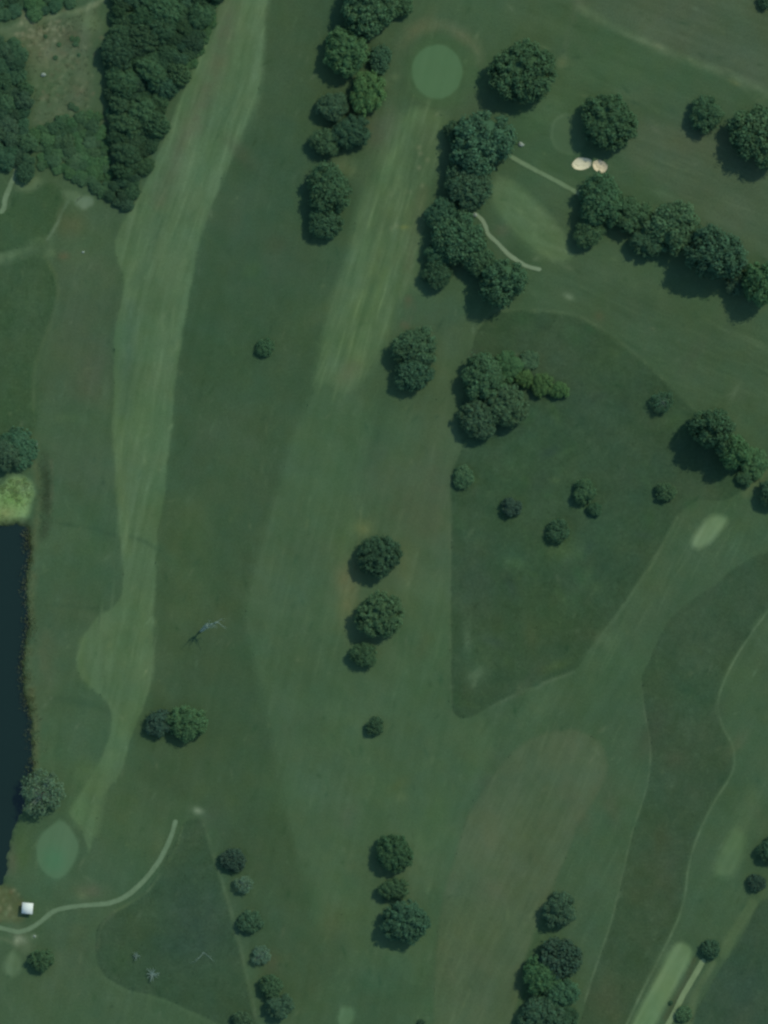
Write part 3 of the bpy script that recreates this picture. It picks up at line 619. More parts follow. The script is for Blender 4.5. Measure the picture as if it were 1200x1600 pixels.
def broad_crown(name, seed, nl=34, nleaf=7000, zc=0.68, vs=0.7, lobe=(0.17, 0.32), leaf=0.066, ragged=0.1, core=True, flat=0.0, ell_=(1, 1)):
    rs = np.random.default_rng(seed)
    C, Rr = [], []
    # an uneven outline: the reach varies with direction
    ph = rs.uniform(0, 6.28, 4)
    def reach(th): return 1 + ragged * (np.sin(2 * th + ph[0]) + 0.7 * np.sin(3 * th + ph[1]) + 0.6 * np.sin(5 * th + ph[2]))
    for k in range(nl):
        z = 1 - 1.35 * ((k + 0.5) / nl); z = min(0.98, max(-0.5, z)); th = k * 2.39996 + rs.uniform(-0.35, 0.35)
        rr = rs.uniform(*lobe); rad = (1 - rr * 0.85) * rs.uniform(0.86, 1.05)
        xy = math.sqrt(max(0, 1 - z * z)) * rad * reach(th)
        C.append((xy * math.cos(th) * ell_[0], xy * math.sin(th) * ell_[1], zc + vs * z * rad)); Rr.append(rr)
    C, Rr = np.array(C), np.array(Rr)
    w = Rr ** 2; pick = rs.choice(nl, nleaf, p=w / w.sum())
    u = rs.normal(size=(nleaf, 3)); u /= np.linalg.norm(u, axis=1, keepdims=True)
    rad = 1 + rs.normal(0.06, 0.24, nleaf)
    P = C[pick] + u * (Rr[pick] * rad)[:, None]
    D = np.linalg.norm(P[:, None, :] - C[None], axis=2) / Rr[None]
    D[np.arange(nleaf), pick] = 9
    keep = D.min(1) > 0.62; P, u, pick = P[keep], u[keep], pick[keep]
    n = len(P); Nn = u + rs.normal(0, 0.4, (n, 3)) + np.array([0, 0, 0.35]); Nn /= np.linalg.norm(Nn, axis=1, keepdims=True)
    Q = quads_from(P, Nn, rs.uniform(0.55, 1.9, n) * leaf, 0.75, rs)
    lobe_t = rs.uniform(0.86, 1.14, nl); tone_l = lobe_t[pick] * rs.uniform(0.8, 1.2, n)
    T = np.repeat(tone_l, 4)[:, None] * np.ones(3); T[:, 0] *= np.repeat(rs.uniform(0.88, 1.14, n), 4)
    FQ = np.arange(len(Q)).reshape(-1, 4)
    Vs, Fs, Ts = [Q], [FQ], [T]; off = len(Q)
    if core:
        for c, r_, t_ in zip(C, Rr, lobe_t):
            v, f = uvs(c, r_ * 0.68); v = v + rs.normal(0, 0.02, v.shape); Vs.append(v); Fs.append(f + off); Ts.append(np.full((len(v), 3), t_ * 0.92)); off += len(v)
        v, f = uvs((0, 0, zc - 0.04), 0.76, 16, 9, vs); Vs.append(v); Fs.append(f + off); Ts.append(np.full((len(v), 3), 0.9))
    return make_mesh(name, np.concatenate(Vs), np.concatenate(Fs), M_LEAF, np.concatenate(Ts))
def cone_crown(name, seed, nleaf=4200, top=2.3, low=0.25):
    rs = np.random.default_rng(seed)
    h = 1 - np.sqrt(rs.uniform(0, 1, nleaf)); th = rs.uniform(0, 2 * math.pi, nleaf)
    arms = 1 + 0.14 * np.sin(7 * th + rs.uniform(0, 6)) * np.sin(h * 40) + 0.1 * np.sin(3 * th + seed)
    whorl = 1 - 0.22 * ((h * 9) % 1)
    r = (1 - h) ** 0.8 * arms * whorl * np.sqrt(rs.uniform(0.45, 1, nleaf))
    P = np.stack([r * np.cos(th), r * np.sin(th), low + h * (top - low)], 1)
    Nn = np.stack([np.cos(th) * 0.6, np.sin(th) * 0.6, np.full(nleaf, 0.8)], 1) + rs.normal(0, 0.35, (nleaf, 3)); Nn /= np.linalg.norm(Nn, axis=1, keepdims=True)
    Q = quads_from(P, Nn, rs.uniform(0.08, 0.15, nleaf), 0.5, rs)
    T = np.repeat(rs.uniform(0.7, 1.3, nleaf), 4)[:, None] * np.ones(3)
    v, f = [], []
    m = 12
    for j, (hh, rr) in enumerate([(0, 0.7), (0.3, 0.55), (0.6, 0.3), (0.9, 0.04)]):
        for i in range(m): v.append((rr * math.cos(6.283 * i / m), rr * math.sin(6.283 * i / m), low + hh * (top - low)))
    for j in range(3):
        for i in range(m): f.append((j * m + i, j * m + (i + 1) % m, (j + 1) * m + (i + 1) % m, (j + 1) * m + i))
    return make_mesh(name, np.concatenate([Q, v]), np.concatenate([np.arange(len(Q)).reshape(-1, 4), np.array(f) + len(Q)]), M_LEAF, np.concatenate([T, np.full((len(v), 3), 0.85)]))
def tube(V, F, a, b_, ra, rb, n=6):
    a, b_ = Vector(a), Vector(b_); ax = (b_ - a).normalized(); s_ = ax.orthogonal().normalized(); t_ = ax.cross(s_); o = len(V)
    for c, r_ in ((a, ra), (b_, rb)):
        for i in range(n):
            q = 2 * math.pi * i / n; V.append(tuple(c + s_ * math.cos(q) * r_ + t_ * math.sin(q) * r_))
    for i in range(n): F.append((o + i, o + (i + 1) % n, o + n + (i + 1) % n, o + n + i))
    F.append(tuple(o + i for i in range(n))[::-1]); F.append(tuple(o + n + i for i in range(n)))
def trunk_mesh(name, seed, zc=0.95, limbs=6, r0=0.05, mat=None):
    rs = random.Random(seed); V, F = [], []
    tube(V, F, (0, 0, -0.04), (0.01, 0.01, zc * 0.45), r0, r0 * 0.75, 8); tube(V, F, (0.01, 0.01, zc * 0.44), (0.02, -0.02, zc * 1.15), r0 * 0.74, r0 * 0.3, 7)
    for k in range(limbs):
        th = 2 * math.pi * k / limbs + rs.uniform(-0.3, 0.3); z0 = zc * rs.uniform(0.4, 0.7); l = rs.uniform(0.45, 0.65)
        m_ = (l * 0.5 * math.cos(th), l * 0.5 * math.sin(th), z0 + 0.2); e = (l * math.cos(th + 0.2), l * math.sin(th + 0.2), z0 + rs.uniform(0.35, 0.5))
        tube(V, F, (0.01, 0, z0), m_, r0 * 0.45, r0 * 0.3); tube(V, F, m_, e, r0 * 0.3, r0 * 0.12)
    return make_mesh(name, V, F, mat or M_BARK)
def branches(name, seed, n=26, mat=None, zc=0.7, up=0.5, thin=0.014, spread=1.0):
    """bare radiating branches"""
    rs = random.Random(seed); V, F = [], []
    tube(V, F, (0, 0, -0.03), (0, 0, zc * 0.7), 0.05, 0.035, 7)
    for k in range(n):
        th = 2.39996 * k + rs.uniform(-0.3, 0.3); el = rs.uniform(0.15, 1.0) * up; l = spread * rs.uniform(0.6, 1.0)
        p = Vector((0, 0, zc * rs.uniform(0.45, 0.75))); dirv = Vector((math.cos(th), math.sin(th), el)).normalized(); r_ = thin * 1.5
        for q in range(4):
            dirv = (dirv + Vector((rs.gauss(0, 0.18), rs.gauss(0, 0.18), rs.gauss(0.04, 0.1)))).normalized(); e = p + dirv * l / 4
            tube(V, F, p, e, r_, r_ * 0.72, 5)
            if q: 
                for s_ in (-1, 1):
                    sd_ = (dirv + Vector((-dirv.y, dirv.x, 0)) * s_ * rs.uniform(0.5, 0.9) + Vector((0, 0, rs.uniform(-0.1, 0.4)))).normalized()
                    tube(V, F, p, p + sd_ * l * rs.uniform(0.12, 0.26), r_ * 0.55, r_ * 0.2, 4)
            p = e; r_ *= 0.72
    return make_mesh(name, V, F, mat or M_DEAD)

BROAD = [broad_crown('crown', 100 + k, nl=[70, 84, 64, 90, 76, 80][k], lobe=(0.1, 0.23), ragged=[0.08, 0.11, 0.13, 0.07, 0.12, 0.1][k], nleaf=10000) for k in range(6)]
TIGHT = [broad_crown('crown', 140 + k, nl=110, lobe=(0.08, 0.16), ragged=0.07, nleaf=10000, leaf=0.055) for k in range(3)]
CLUMPY = [broad_crown('crown', 160 + k, nl=46, lobe=(0.11, 0.26), ragged=0.13, nleaf=9000, leaf=0.07, vs=0.75) for k in range(4)]
BUSH = [broad_crown('crown', 180 + k, nl=40, lobe=(0.16, 0.3), ragged=0.07, nleaf=3600, leaf=0.1, zc=0.55, vs=0.55) for k in range(4)]
SPARSE = [broad_crown('crown', 200 + k, nl=30, lobe=(0.14, 0.24), ragged=0.1, nleaf=2600, leaf=0.07, core=False) for k in range(2)]
CONE = [cone_crown('crown', 220 + k) for k in range(3)]
TRUNK = [trunk_mesh('trunk', 300 + k) for k in range(3)]
LOWTRUNK = trunk_mesh('trunk', 310, zc=0.55, limbs=5, r0=0.045)
CONETRUNK = trunk_mesh('trunk', 311, zc=1.6, limbs=0, r0=0.05)
RAYS = branches('limbs', 320, n=30, mat=M_DEAD)
BARE = branches('branches', 321, n=16, mat=M_DEAD, zc=0.35, up=0.7, thin=0.03)
KINDS = {'broad': (BROAD, TRUNK), 'tight': (TIGHT, TRUNK), 'clumpy': (CLUMPY, TRUNK), 'bush': (BUSH, [LOWTRUNK]), 'cone': (CONE, [CONETRUNK]), 'sparse': (SPARSE, TRUNK)}
TINT = {'mid': (0.066, 0.136, 0.058), 'dark': (0.056, 0.116, 0.054), 'green': (0.074, 0.160, 0.060), 'yellow': (0.084, 0.168, 0.054), 'grey': (0.066, 0.130, 0.062),
        'pale': (0.108, 0.190, 0.100), 'mist': (0.092, 0.160, 0.082), 'teal': (0.060, 0.132, 0.062), 'purple': (0.050, 0.096, 0.054), 'soft': (0.076, 0.150, 0.064)}
_h = {}
L1, L2, L3 = 'trees of the upper left tree line', 'trees of the dark clump right of the middle fairway', 'trees of the slanting row below the bunkers'
def ground_z(x, y): return float(height(np.array([float(x)]), np.array([float(y)]))[0])
n_tree = [0]
def tree(x, y, r, kind, tint, label, cat='tree', group=None, hz=1.0, sx=1.0, sy=1.0, rot=None, name=None, vary=0.08):
    n_tree[0] += 1; rs = random.Random(n_tree[0] * 7919)
    crowns, trunks = KINDS[kind]
    root = bpy.data.objects.new(name or ('shrub' if cat == 'shrub' else 'tree'), None); COL.objects.link(root)
    root.empty_display_size = 1
    R_ = r * S * (1.07 if group in (L1, L2, L3) else 1.01)
    root.location = (*W(x, y), ground_z(x, y)); root.rotation_euler = (0, 0, rs.uniform(0, 6.28) if rot is None else rot)
    root.scale = (R_ * sx, R_ * sy, R_ * hz * 0.8)
    c = link('crown', crowns[rs.randrange(len(crowns))], root)
    t = TINT[tint]; b_ = (0.92 if group and 'upper left wood' in group else 1.0) * rs.uniform(1 - vary, 1 + vary)
    c.color = (t[0] * b_ * rs.uniform(0.95, 1.05), t[1] * b_, t[2] * b_ * rs.uniform(0.95, 1.05), 1)
    link('trunk', trunks[rs.randrange(len(trunks))], root)
    if kind == 'sparse': link('limbs', RAYS, root)
    return tag(root, label, cat, group)

T = tree
L1 = 'trees of the upper left tree line'
T(578, 12, 43, 'tight', 'soft', 'large pale leaved tree cut by the top edge, above the upper left tree line', group=L1, rot=0)
T(627, 6, 19, 'tight', 'soft', 'smaller pale tree at the top edge, right of the large pale one', group=L1)
T(541, 82, 34, 'tight', 'green', 'broad green tree just under the large pale tree at the top edge', group=L1)
T(594, 94, 19, 'bush', 'teal', 'soft round dark shrub between the tree line and the top green', cat='shrub', sx=0.9, sy=1.2, rot=0)
T(574, 147, 27, 'clumpy', 'yellow', 'brightest yellow green tree in the upper left tree line', group=L1, sx=0.9, sy=1.2, rot=0)
T(520, 168, 22, 'broad', 'grey', 'greyish tree left of the yellow green tree', group=L1)
T(550, 207, 26, 'broad', 'dark', 'smooth dark tree just below the yellow green tree', group=L1)
T(508, 222, 21, 'clumpy', 'mid', 'small round tree at the left of the smooth dark tree', group=L1)
T(514, 297, 34, 'broad', 'mid', 'isolated big round tree near the lower end of the upper left tree line', group=L1)
T(508, 349, 24, 'broad', 'teal', 'lowest and smaller tree of the upper left tree line', group=L1)
L2 = 'trees of the dark clump right of the middle fairway'
T(817, 115, 49, 'tight', 'mid', 'very large round tree right of the top green', hz=0.95)
T(752, 222, 45, 'clumpy', 'teal', 'big ragged tree with gaps at the head of the dark clump', group=L2)
T(714, 208, 19, 'clumpy', 'dark', 'small dark tree at the upper left corner of the dark clump', group=L2)
T(714, 276, 20, 'clumpy', 'mid', 'small tree with a lighter top under the big ragged tree', group=L2)
T(732, 294, 33, 'broad', 'dark', 'rounded dark tree bordering the small light fairway', group=L2)
T(692, 340, 26, 'broad', 'teal', 'tree at the left edge of the dark clump, half way down', group=L2)
T(718, 374, 38, 'broad', 'mid', 'large spreading tree in the middle of the dark clump beside the winding path', group=L2)
T(688, 398, 22, 'broad', 'teal', 'small round tree in the lower left of the dark clump', group=L2)
T(683, 428, 22, 'broad', 'dark', 'lowest left tree of the dark clump', group=L2)
T(752, 412, 24, 'clumpy', 'mid', 'middle tree on the lower side of the dark clump', group=L2)
T(784, 440, 33, 'clumpy', 'mid', 'tree at the lower right end of the dark clump, above the rough', group=L2, hz=1.45)
T(950, 192, 43, 'tight', 'mid', 'very round tree standing right above the two sand bunkers', hz=0.95)
T(1102, 179, 26, 'clumpy', 'mid', 'medium ragged tree on the lawn at upper right')
T(1188, 215, 47, 'broad', 'mid', 'large tree cut by the right edge below the mown line')
T(1196, 2, 13, 'bush', 'dark', 'bit of a dark crown in the top right corner')
L3 = 'trees of the slanting row below the bunkers'
T(939, 316, 36, 'broad', 'mid', 'leftmost big tree of the slanting row, at the end of the straight path', group=L3)
T(918, 364, 22, 'clumpy', 'mid', 'small tree hanging below the leftmost big tree of the slanting row', group=L3)
T(985, 338, 27, 'clumpy', 'mid', 'second tree of the slanting row', group=L3)
T(1013, 378, 25, 'clumpy', 'grey', 'greyish tree on the lower side of the slanting row', group=L3)
T(1052, 356, 36, 'clumpy', 'soft', 'paler mottled tree in the middle of the slanting row', group=L3, sx=1.1, sy=1)
T(1115, 398, 41, 'broad', 'teal', 'biggest dark tree of the slanting row', group=L3, hz=1.45)
T(1156, 444, 20, 'clumpy', 'grey', 'small grey tree between the biggest dark tree and the bright one', group=L3)
T(1186, 444, 30, 'clumpy', 'green', 'bright green tree of the slanting row at the right edge', group=L3, hz=1.6)
T(650, 544, 33, 'broad', 'mid', 'upper tree of the pair standing alone below the middle fairway', group='pair below the middle fairway')
T(647, 582, 29, 'broad', 'teal', 'lower tree of the pair standing alone below the middle fairway', group='pair below the middle fairway')
L4 = 'clump at the corner of the dark triangle of rough'
T(755, 592, 35, 'broad', 'mid', 'upper left tree of the clump in the rough triangle corner', group=L4)
T(790, 636, 34, 'tight', 'soft', 'largest mottled lighter tree of the clump in the rough triangle corner', group=L4)
T(748, 655, 30, 'broad', 'grey', 'lowest greyish tree of the clump in the rough triangle corner', group=L4)
T(795, 572, 22, 'clumpy', 'green', 'green shrub on the upper side of the clump in the rough triangle', group=L4, cat='shrub', hz=0.6)
T(826, 564, 16, 'bush', 'soft', 'pale soft shrub at the upper right of the clump in the rough triangle', group=L4, cat='shrub', hz=0.5)
L5 = 'yellowish shrubs in a row beside the clump'
T(819, 592, 14, 'clumpy', 'yellow', 'first yellowish shrub right of the clump, nearest to it', cat='shrub', group=L5)
T(847, 602, 16, 'clumpy', 'yellow', 'middle yellowish shrub right of the clump', cat='shrub', group=L5, sx=1.0, sy=1.15, rot=0)
T(874, 610, 14, 'clumpy', 'yellow', 'outermost yellowish shrub right of the clump', cat='shrub', group=L5)
T(724, 745, 17, 'bush', 'soft', 'soft pale green shrub on the left edge of the rough triangle', cat='shrub', hz=0.8)
T(1034, 628, 18, 'sparse', 'teal', 'faint thin tree near the upper right edge of the rough triangle')
T(1113, 673, 34, 'clumpy', 'mid', 'large tree casting a long shadow over the right corner of the rough triangle', hz=1.75)
T(1146, 705, 25, 'clumpy', 'green', 'middle green tree right of the large tree with the long shadow', hz=1.9)
T(1084, 668, 11, 'clumpy', 'dark', 'small dark tree at the left side of the large tree with the long shadow')
T(1176, 722, 24, 'bush', 'green', 'soft green bush near the right edge by the pale track', hz=0.7, cat='shrub')
T(1163, 748, 12, 'clumpy', 'mid', 'little tree below the soft green bush near the right edge')
T(1204, 772, 20, 'broad', 'dark', 'dark tree cut by the right edge above the bright slanted tee', hz=1.2)
T(914, 769, 18, 'clumpy', 'mid', 'larger shrub of the close pair in the rough triangle', cat='shrub', group='close pair of shrubs in the rough triangle')
T(929, 795, 11, 'clumpy', 'mid', 'smaller shrub of the close pair in the rough triangle', cat='shrub', group='close pair of shrubs in the rough triangle')
T(798, 793, 15, 'clumpy', 'purple', 'bluish dark shrub in the left half of the rough triangle', cat='shrub')
T(1040, 769, 15, 'clumpy', 'soft', 'small light shrub in the right corner of the rough triangle', cat='shrub')
T(871, 830, 18, 'bush', 'dark', 'single dark shrub below the close pair in the rough triangle', cat='shrub')
T(592, 869, 33, 'tight', 'dark', 'uppermost dark round tree of the three in the centre', group='three trees in line at the centre')
T(594, 960, 36, 'tight', 'soft', 'middle lighter round tree of the three in the centre', group='three trees in line at the centre')
T(568, 1022, 20, 'clumpy', 'mid', 'smallest of the three trees in the centre, at their lower end', group='three trees in line at the centre')
T(586, 1134, 14, 'clumpy', 'dark', 'tiny lone tree on the lawn below the three centre trees')
T(415, 543, 14, 'bush', 'mid', 'tiny lone bush in the dark strip between two fairways', cat='shrub')
T(294, 1129, 28, 'clumpy', 'green', 'bright green tree beside a dull dark one left of centre', hz=0.9)
T(248, 1129, 21, 'bush', 'purple', 'dull purplish round tree touching the shadow of the bright green tree', hz=1.0)
L6 = 'three trees in line at the lower centre'
T(616, 1332, 29, 'tight', 'mid', 'upper round tree of the three at lower centre', group=L6)
T(616, 1388, 21, 'broad', 'mid', 'small middle tree of the three at lower centre', group=L6, sx=1.05, sy=0.85, rot=0)
T(633, 1439, 35, 'tight', 'teal', 'largest and lowest tree of the three at lower centre', group=L6)
L7 = 'clump left of the winding rough near the bottom'
T(874, 1420, 26, 'clumpy', 'grey', 'mottled grey tree standing above the bottom clump')
T(874, 1496, 33, 'bush', 'purple', 'smooth dark round tree at the head of the bottom clump', group=L7, hz=1.15)
T(845, 1524, 29, 'broad', 'green', 'green tree on the left side of the bottom clump', group=L7)
T(873, 1550, 27, 'broad', 'teal', 'bluish tree on the right side of the bottom clump', group=L7)
T(846, 1586, 33, 'clumpy', 'grey', 'mottled tree cut by the bottom edge, left in the bottom clump', group=L7)
T(880, 1594, 24, 'broad', 'dark', 'dark tree cut by the bottom edge, right in the bottom clump', group=L7)
T(1200, 1328, 18, 'broad', 'dark', 'dark tree cut by the right edge beside the faint tee')
T(1182, 1379, 14, 'bush', 'purple', 'small greyish bush at the end of the light strip near the right edge', cat='shrub')
T(1110, 1482, 15, 'bush', 'dark', 'small very dark bush at the head of the straight pale path', cat='shrub', hz=1.2)
T(1068, 1584, 13, 'bush', 'soft', 'small round bush beside the straight pale path near the bottom', cat='shrub', hz=0.8)
T(658, 1598, 6, 'bush', 'dark', 'tiny dark shrub on the bottom edge right of the tiny tee', cat='shrub')
T(1048, 1567, 3.5, 'bush', 'dark', 'tiny dark tuft between the long tee and the pale path', cat='shrub')
L8 = 'young trees along the edge of the lower left rough'
T(364, 1343, 19, 'bush', 'purple', 'uppermost dark young tree beside the lower left rough triangle', group=L8)
T(381, 1381, 15, 'sparse', 'pale', 'pale thin young tree just below the uppermost dark one', group=L8)
T(391, 1440, 19, 'bush', 'dark', 'smooth dark young tree half way along the lower left rough triangle', group=L8, hz=0.9)
T(408, 1492, 16, 'sparse', 'pale', 'pale thin young tree below the smooth dark one', group=L8, hz=0.8)
T(424, 1540, 18, 'broad', 'mid', 'rounded young tree above the lowest pair beside the rough', group=L8)
T(437, 1573, 20, 'clumpy', 'grey', 'lowest grey young tree beside the rough at the bottom edge', group=L8)
T(379, 1593, 15, 'clumpy', 'grey', 'young tree on the bottom edge at the tip of the rough triangle')
T(66, 1238, 37, 'sparse', 'mist', 'large pale feathery tree leaning over the pond bank', hz=0.75, name='tree')
T(66, 1499, 18, 'clumpy', 'mid', 'small dark tree below the path junction at lower left')
T(30, 700, 30, 'bush', 'teal', 'wide green bush above the bright reed bed at the left edge', cat='shrub', hz=0.5)
T(8, 712, 24, 'broad', 'grey', 'grey green tree cut by the left edge above the bright reed bed')

# the wood and its scrub, every crown a tree
def scatter(poly, n, rmin, rmax, seed, gap=1.0):
    rs = random.Random(seed); P = np.array(poly, float); out = []; tries = 0
    while len(out) < n and tries < n * 160:
        tries += 1
        x, y = rs.uniform(P[:, 0].min(), P[:, 0].max()), rs.uniform(P[:, 1].min(), P[:, 1].max())
        if not inside(np.array([x]), np.array([y]), P)[0]: continue
        r_ = rs.uniform(rmin, rmax)
        if all((x - a) ** 2 + (y - b_) ** 2 > (gap * 0.62 * (r_ + c)) ** 2 for a, b_, c in out): out.append((x, y, r_))
    return out
WOOD = [(186, -20), (340, -20), (326, 8), (312, 40), (302, 75), (284, 112), (266, 142), (255, 175), (246, 205), (236, 235), (222, 262), (208, 282), (190, 290), (186, 262), (182, 220), (176, 170), (171, 120), (173, 70), (180, 20)]
rs0 = random.Random(5)
for x, y, r_ in scatter(WOOD, 96, 9, 25, 21, 0.85):
    east = x > 300 - 0.36 * (y - 40) - 22 * (y > 60)
    west = x < 196
    band = ('bulky' if r_ > 18 else 'medium' if r_ > 13 else 'slight') + (' uppermost' if y < 55 else ' upper' if y < 115 else ' middle' if y < 180 else ' lowest')
    lb, gp = (f'{band} dark crown on the fairway side of the upper left wood', 'fairway edge of the upper left wood') if east else \
             (f'{band} dark crown on the clearing side of the upper left wood', 'clearing edge of the upper left wood') if west else \
             (f'{band} dark crown packed in the middle of the upper left wood', 'inner trees of the upper left wood')
    T(x, y, r_, rs0.choice(['broad', 'broad', 'clumpy', 'tight']), rs0.choice(['dark', 'mid', 'mid', 'mid', 'teal']), lb, group=gp, hz=rs0.uniform(0.6, 1.15) * (1.45 if west else 1), sx=rs0.uniform(1.0, 1.4), sy=rs0.uniform(0.8, 1.05), rot=math.radians(rs0.uniform(-40, -12)), vary=0.14)
for x, y, r_ in scatter([(178, 286), (206, 284), (214, 270), (212, 300), (198, 324), (184, 322), (172, 312), (166, 300)], 14, 8, 12, 22):
    T(x, y, r_, 'broad', rs0.choice(['dark', 'mid', 'grey']), 'small tree in the pointed lower tip of the upper left wood', group='tip of the upper left wood', hz=0.9)
SCRUB = [(52, 208), (84, 192), (118, 184), (150, 178), (162, 200), (168, 250), (172, 290), (166, 306), (146, 294), (122, 282), (100, 272), (82, 262), (66, 262), (58, 240)]
for x, y, r_ in scatter(SCRUB, 85, 6, 12, 23):
    T(x, y, r_, rs0.choice(['clumpy', 'bush', 'broad']), rs0.choice(['green', 'soft', 'mid', 'green']), ('right hand' if x > 125 else 'left hand') + (' upper' if y < 235 else ' lower') + ' scrub tree in the lighter thicket between clearing and lawn', group='lighter thicket below the clearing', hz=rs0.uniform(0.4, 0.7), cat='tree', vary=0.14)
for x, y, r_ in scatter([(-14, 66), (26, 70), (38, 100), (42, 150), (36, 180), (48, 215), (40, 240), (52, 268), (40, 272), (20, 252), (-14, 256)], 44, 9, 16, 24):
    T(x, y, r_, rs0.choice(['clumpy', 'broad', 'bush']), rs0.choice(['teal', 'mid', 'dark', 'grey']), ('upper' if y < 130 else 'middle' if y < 190 else 'lower') + ' tree in the narrow belt along the left edge beside the clearing', group='belt along the left edge', hz=rs0.uniform(0.6, 1.0), vary=0.14)
for x, y, r_ in scatter([(-14, -20), (128, -20), (112, 6), (90, 12), (60, 22), (48, 22), (36, 4), (24, 20), (-14, 30)], 30, 8, 14, 25):
    T(x, y, r_, rs0.choice(['clumpy', 'bush']), rs0.choice(['green', 'mid', 'teal']), 'shrub in the thicket above the rubble track in the top left corner', cat='shrub', group='thicket in the top left corner', hz=rs0.uniform(0.5, 0.8), vary=0.12)
for x, y, r_ in scatter([(60, 60), (110, 40), (140, 60), (132, 100), (140, 140), (134, 176), (108, 190), (80, 190), (100, 150), (110, 110), (80, 90)], 11, 2.5, 6, 31):
    T(x, y, r_, 'bush', 'soft', 'small pale dry bush scattered in the clearing of the upper left wood', cat='shrub', group='dry bushes in the clearing', hz=0.5, vary=0.1)
for x, y, r_ in scatter([(286, 100), (306, 80), (326, 20), (340, -20), (350, -20), (338, 20), (318, 70), (300, 106)], 10, 7, 10, 26):
    T(x, y, r_, 'bush', 'green', 'low light bush on the fairway margin of the upper left wood', cat='shrub', group='margin bushes of the upper left wood', hz=0.5)

# pond-side vegetation: rushes and reed bed
def blades(name, pts, hmin, hmax, tones, width=0.12, per=14, spread=0.5):
    rs = np.random.default_rng(len(pts)); V, Tn = [], []
    for x, y in pts:
        gz = max(ground_z(x, y), -0.6) if per < 7 else 0.0
        t = np.array(tones[rs.integers(len(tones))])
        for k in range(per):
            a = rs.uniform(0, 6.28); bx, by = W(x, y); bx += rs.normal(0, spread); by += rs.normal(0, spread)
            h_ = rs.uniform(hmin, hmax); lean = rs.uniform(0.3, 0.9) * h_; dx, dy = math.cos(a), math.sin(a)
            w_ = width * rs.uniform(0.6, 1.4)
            V += [(bx - dy * w_, by + dx * w_, gz - 0.5), (bx + dy * w_, by - dx * w_, gz - 0.5), (bx + dx * lean * 0.5 + dy * w_, by + dy * lean * 0.5 - dx * w_, gz + h_ * 0.8), (bx + dx * lean, by + dy * lean, gz + h_)]
            Tn += [t * rs.uniform(0.75, 1.25)] * 4
    return make_mesh(name, np.array(V), np.arange(len(V)).reshape(-1, 4), M_ROUGH, np.array(Tn))
rs1 = random.Random(77)
edge = smooth([(40, 830), (42, 880), (38, 930), (42, 980), (33, 1030), (37, 1080), (46, 1120), (49, 1170), (47, 1215)], 8, False)
pts = []
for k in range(520):
    q = edge[rs1.randrange(len(edge))]; dens = 1.0 if 960 < q[1] < 1130 or q[1] < 880 else 0.5
    if rs1.random() > dens: continue
    pts.append((q[0] + rs1.gauss(4, 5), q[1] + rs1.uniform(-5, 5)))
me = blades('bank_rushes', pts, 0.2, 0.6, [albedo(c) for c in [(96, 116, 80), (84, 104, 72), (112, 128, 100), (86, 104, 72)]], width=0.1, per=9, spread=0.7)
tag(link('bank_rushes', me), 'olive and straw rushes along the pond bank', kind='stuff')
pts = [(rs1.gauss(69, 7), 705 + 135 * rs1.betavariate(1.6, 1.6)) for k in range(200)]
me = blades('bank_herbs', pts, 0.15, 0.4, [albedo(c) for c in [(74, 96, 66), (66, 86, 60), (94, 112, 86), (72, 92, 64)]], width=0.09, per=6, spread=0.9)
tag(link('bank_herbs', me), 'dark ragged herbs in the ditch above the pond', kind='stuff')
pts = []
while len(pts) < 520:
    x, y = rs1.uniform(-14, 52), rs1.uniform(748, 826)
    if inside(np.array([x]), np.array([y]), np.array(LIME, float))[0]: pts.append((x, y))
me = blades('reed_bed', pts, 0.15, 0.4, [albedo(c) for c in [(128, 162, 112), (118, 158, 98), (140, 162, 120), (126, 160, 118)]], width=0.2, per=9)
tag(link('reed_bed', me), 'bright lime green reed bed at the head of the pond', kind='stuff')
# rough tufts: scattered taller grass clumps
pts = []
for poly, n in ((ROUGH_TRI, 420), (ROUGH_BOTTOM, 160), (CLEARING, 260)):
    P = np.array(poly, float); k = 0
    while k < n:
        x, y = rs1.uniform(P[:, 0].min(), P[:, 0].max()), rs1.uniform(P[:, 1].min(), P[:, 1].max())
        if inside(np.array([x]), np.array([y]), P)[0]: pts.append((x, y)); k += 1
me = blades('rough_tufts', pts, 0.3, 0.45, [albedo(c) for c in [(66, 92, 64), (60, 86, 60), (78, 100, 72)]], width=0.09, per=5, spread=0.35)
tag(link('rough_tufts', me), 'loose tufts of taller grass in the rough', kind='stuff')

# ------------------------------------------------------------------ dead trees
def dead_tree(x, y, r, label, lean=(0, 0), name='dead_tree', mesh=None, hz=1.0):
    root = bpy.data.objects.new(name, None); COL.objects.link(root)
    root.location = (*W(x, y), ground_z(x, y)); root.scale = (r * S, r * S, r * S * hz)
    link('branches', mesh or BARE, root)
    return tag(root, label, 'tree')
V, F = [], []
rs = random.Random(4)
def bough(p, dirv, l, r_, depth):
    p = Vector(p); dirv = Vector(dirv).normalized(); seg = 4
    for q in range(seg):
        dirv = (dirv + Vector((rs.gauss(0, 0.13), rs.gauss(0, 0.13), rs.gauss(0, 0.1)))).normalized(); e = p + dirv * l / seg
        tube(V, F, p, e, r_, r_ * 0.8, 6)
        if depth and q >= 1:
            sdv = dirv + Vector((rs.uniform(-1, 1), rs.uniform(-1, 1), rs.uniform(-0.2, 0.5))) * 0.75
            bough(e, sdv, l * 0.42, r_ * 0.45, depth - 1)
        p = e; r_ *= 0.8
bough((0, 0, -0.2), (0.08, 0.05, 1.0), 5.0, 0.62, 0)
bough((0.4, 0.3, 4.4), (0.5, 0.45, 1.0), 11.0, 0.5, 2)
bough((0.3, 0.3, 4.2), (0.1, 0.55, 1.0), 9.0, 0.45, 2)
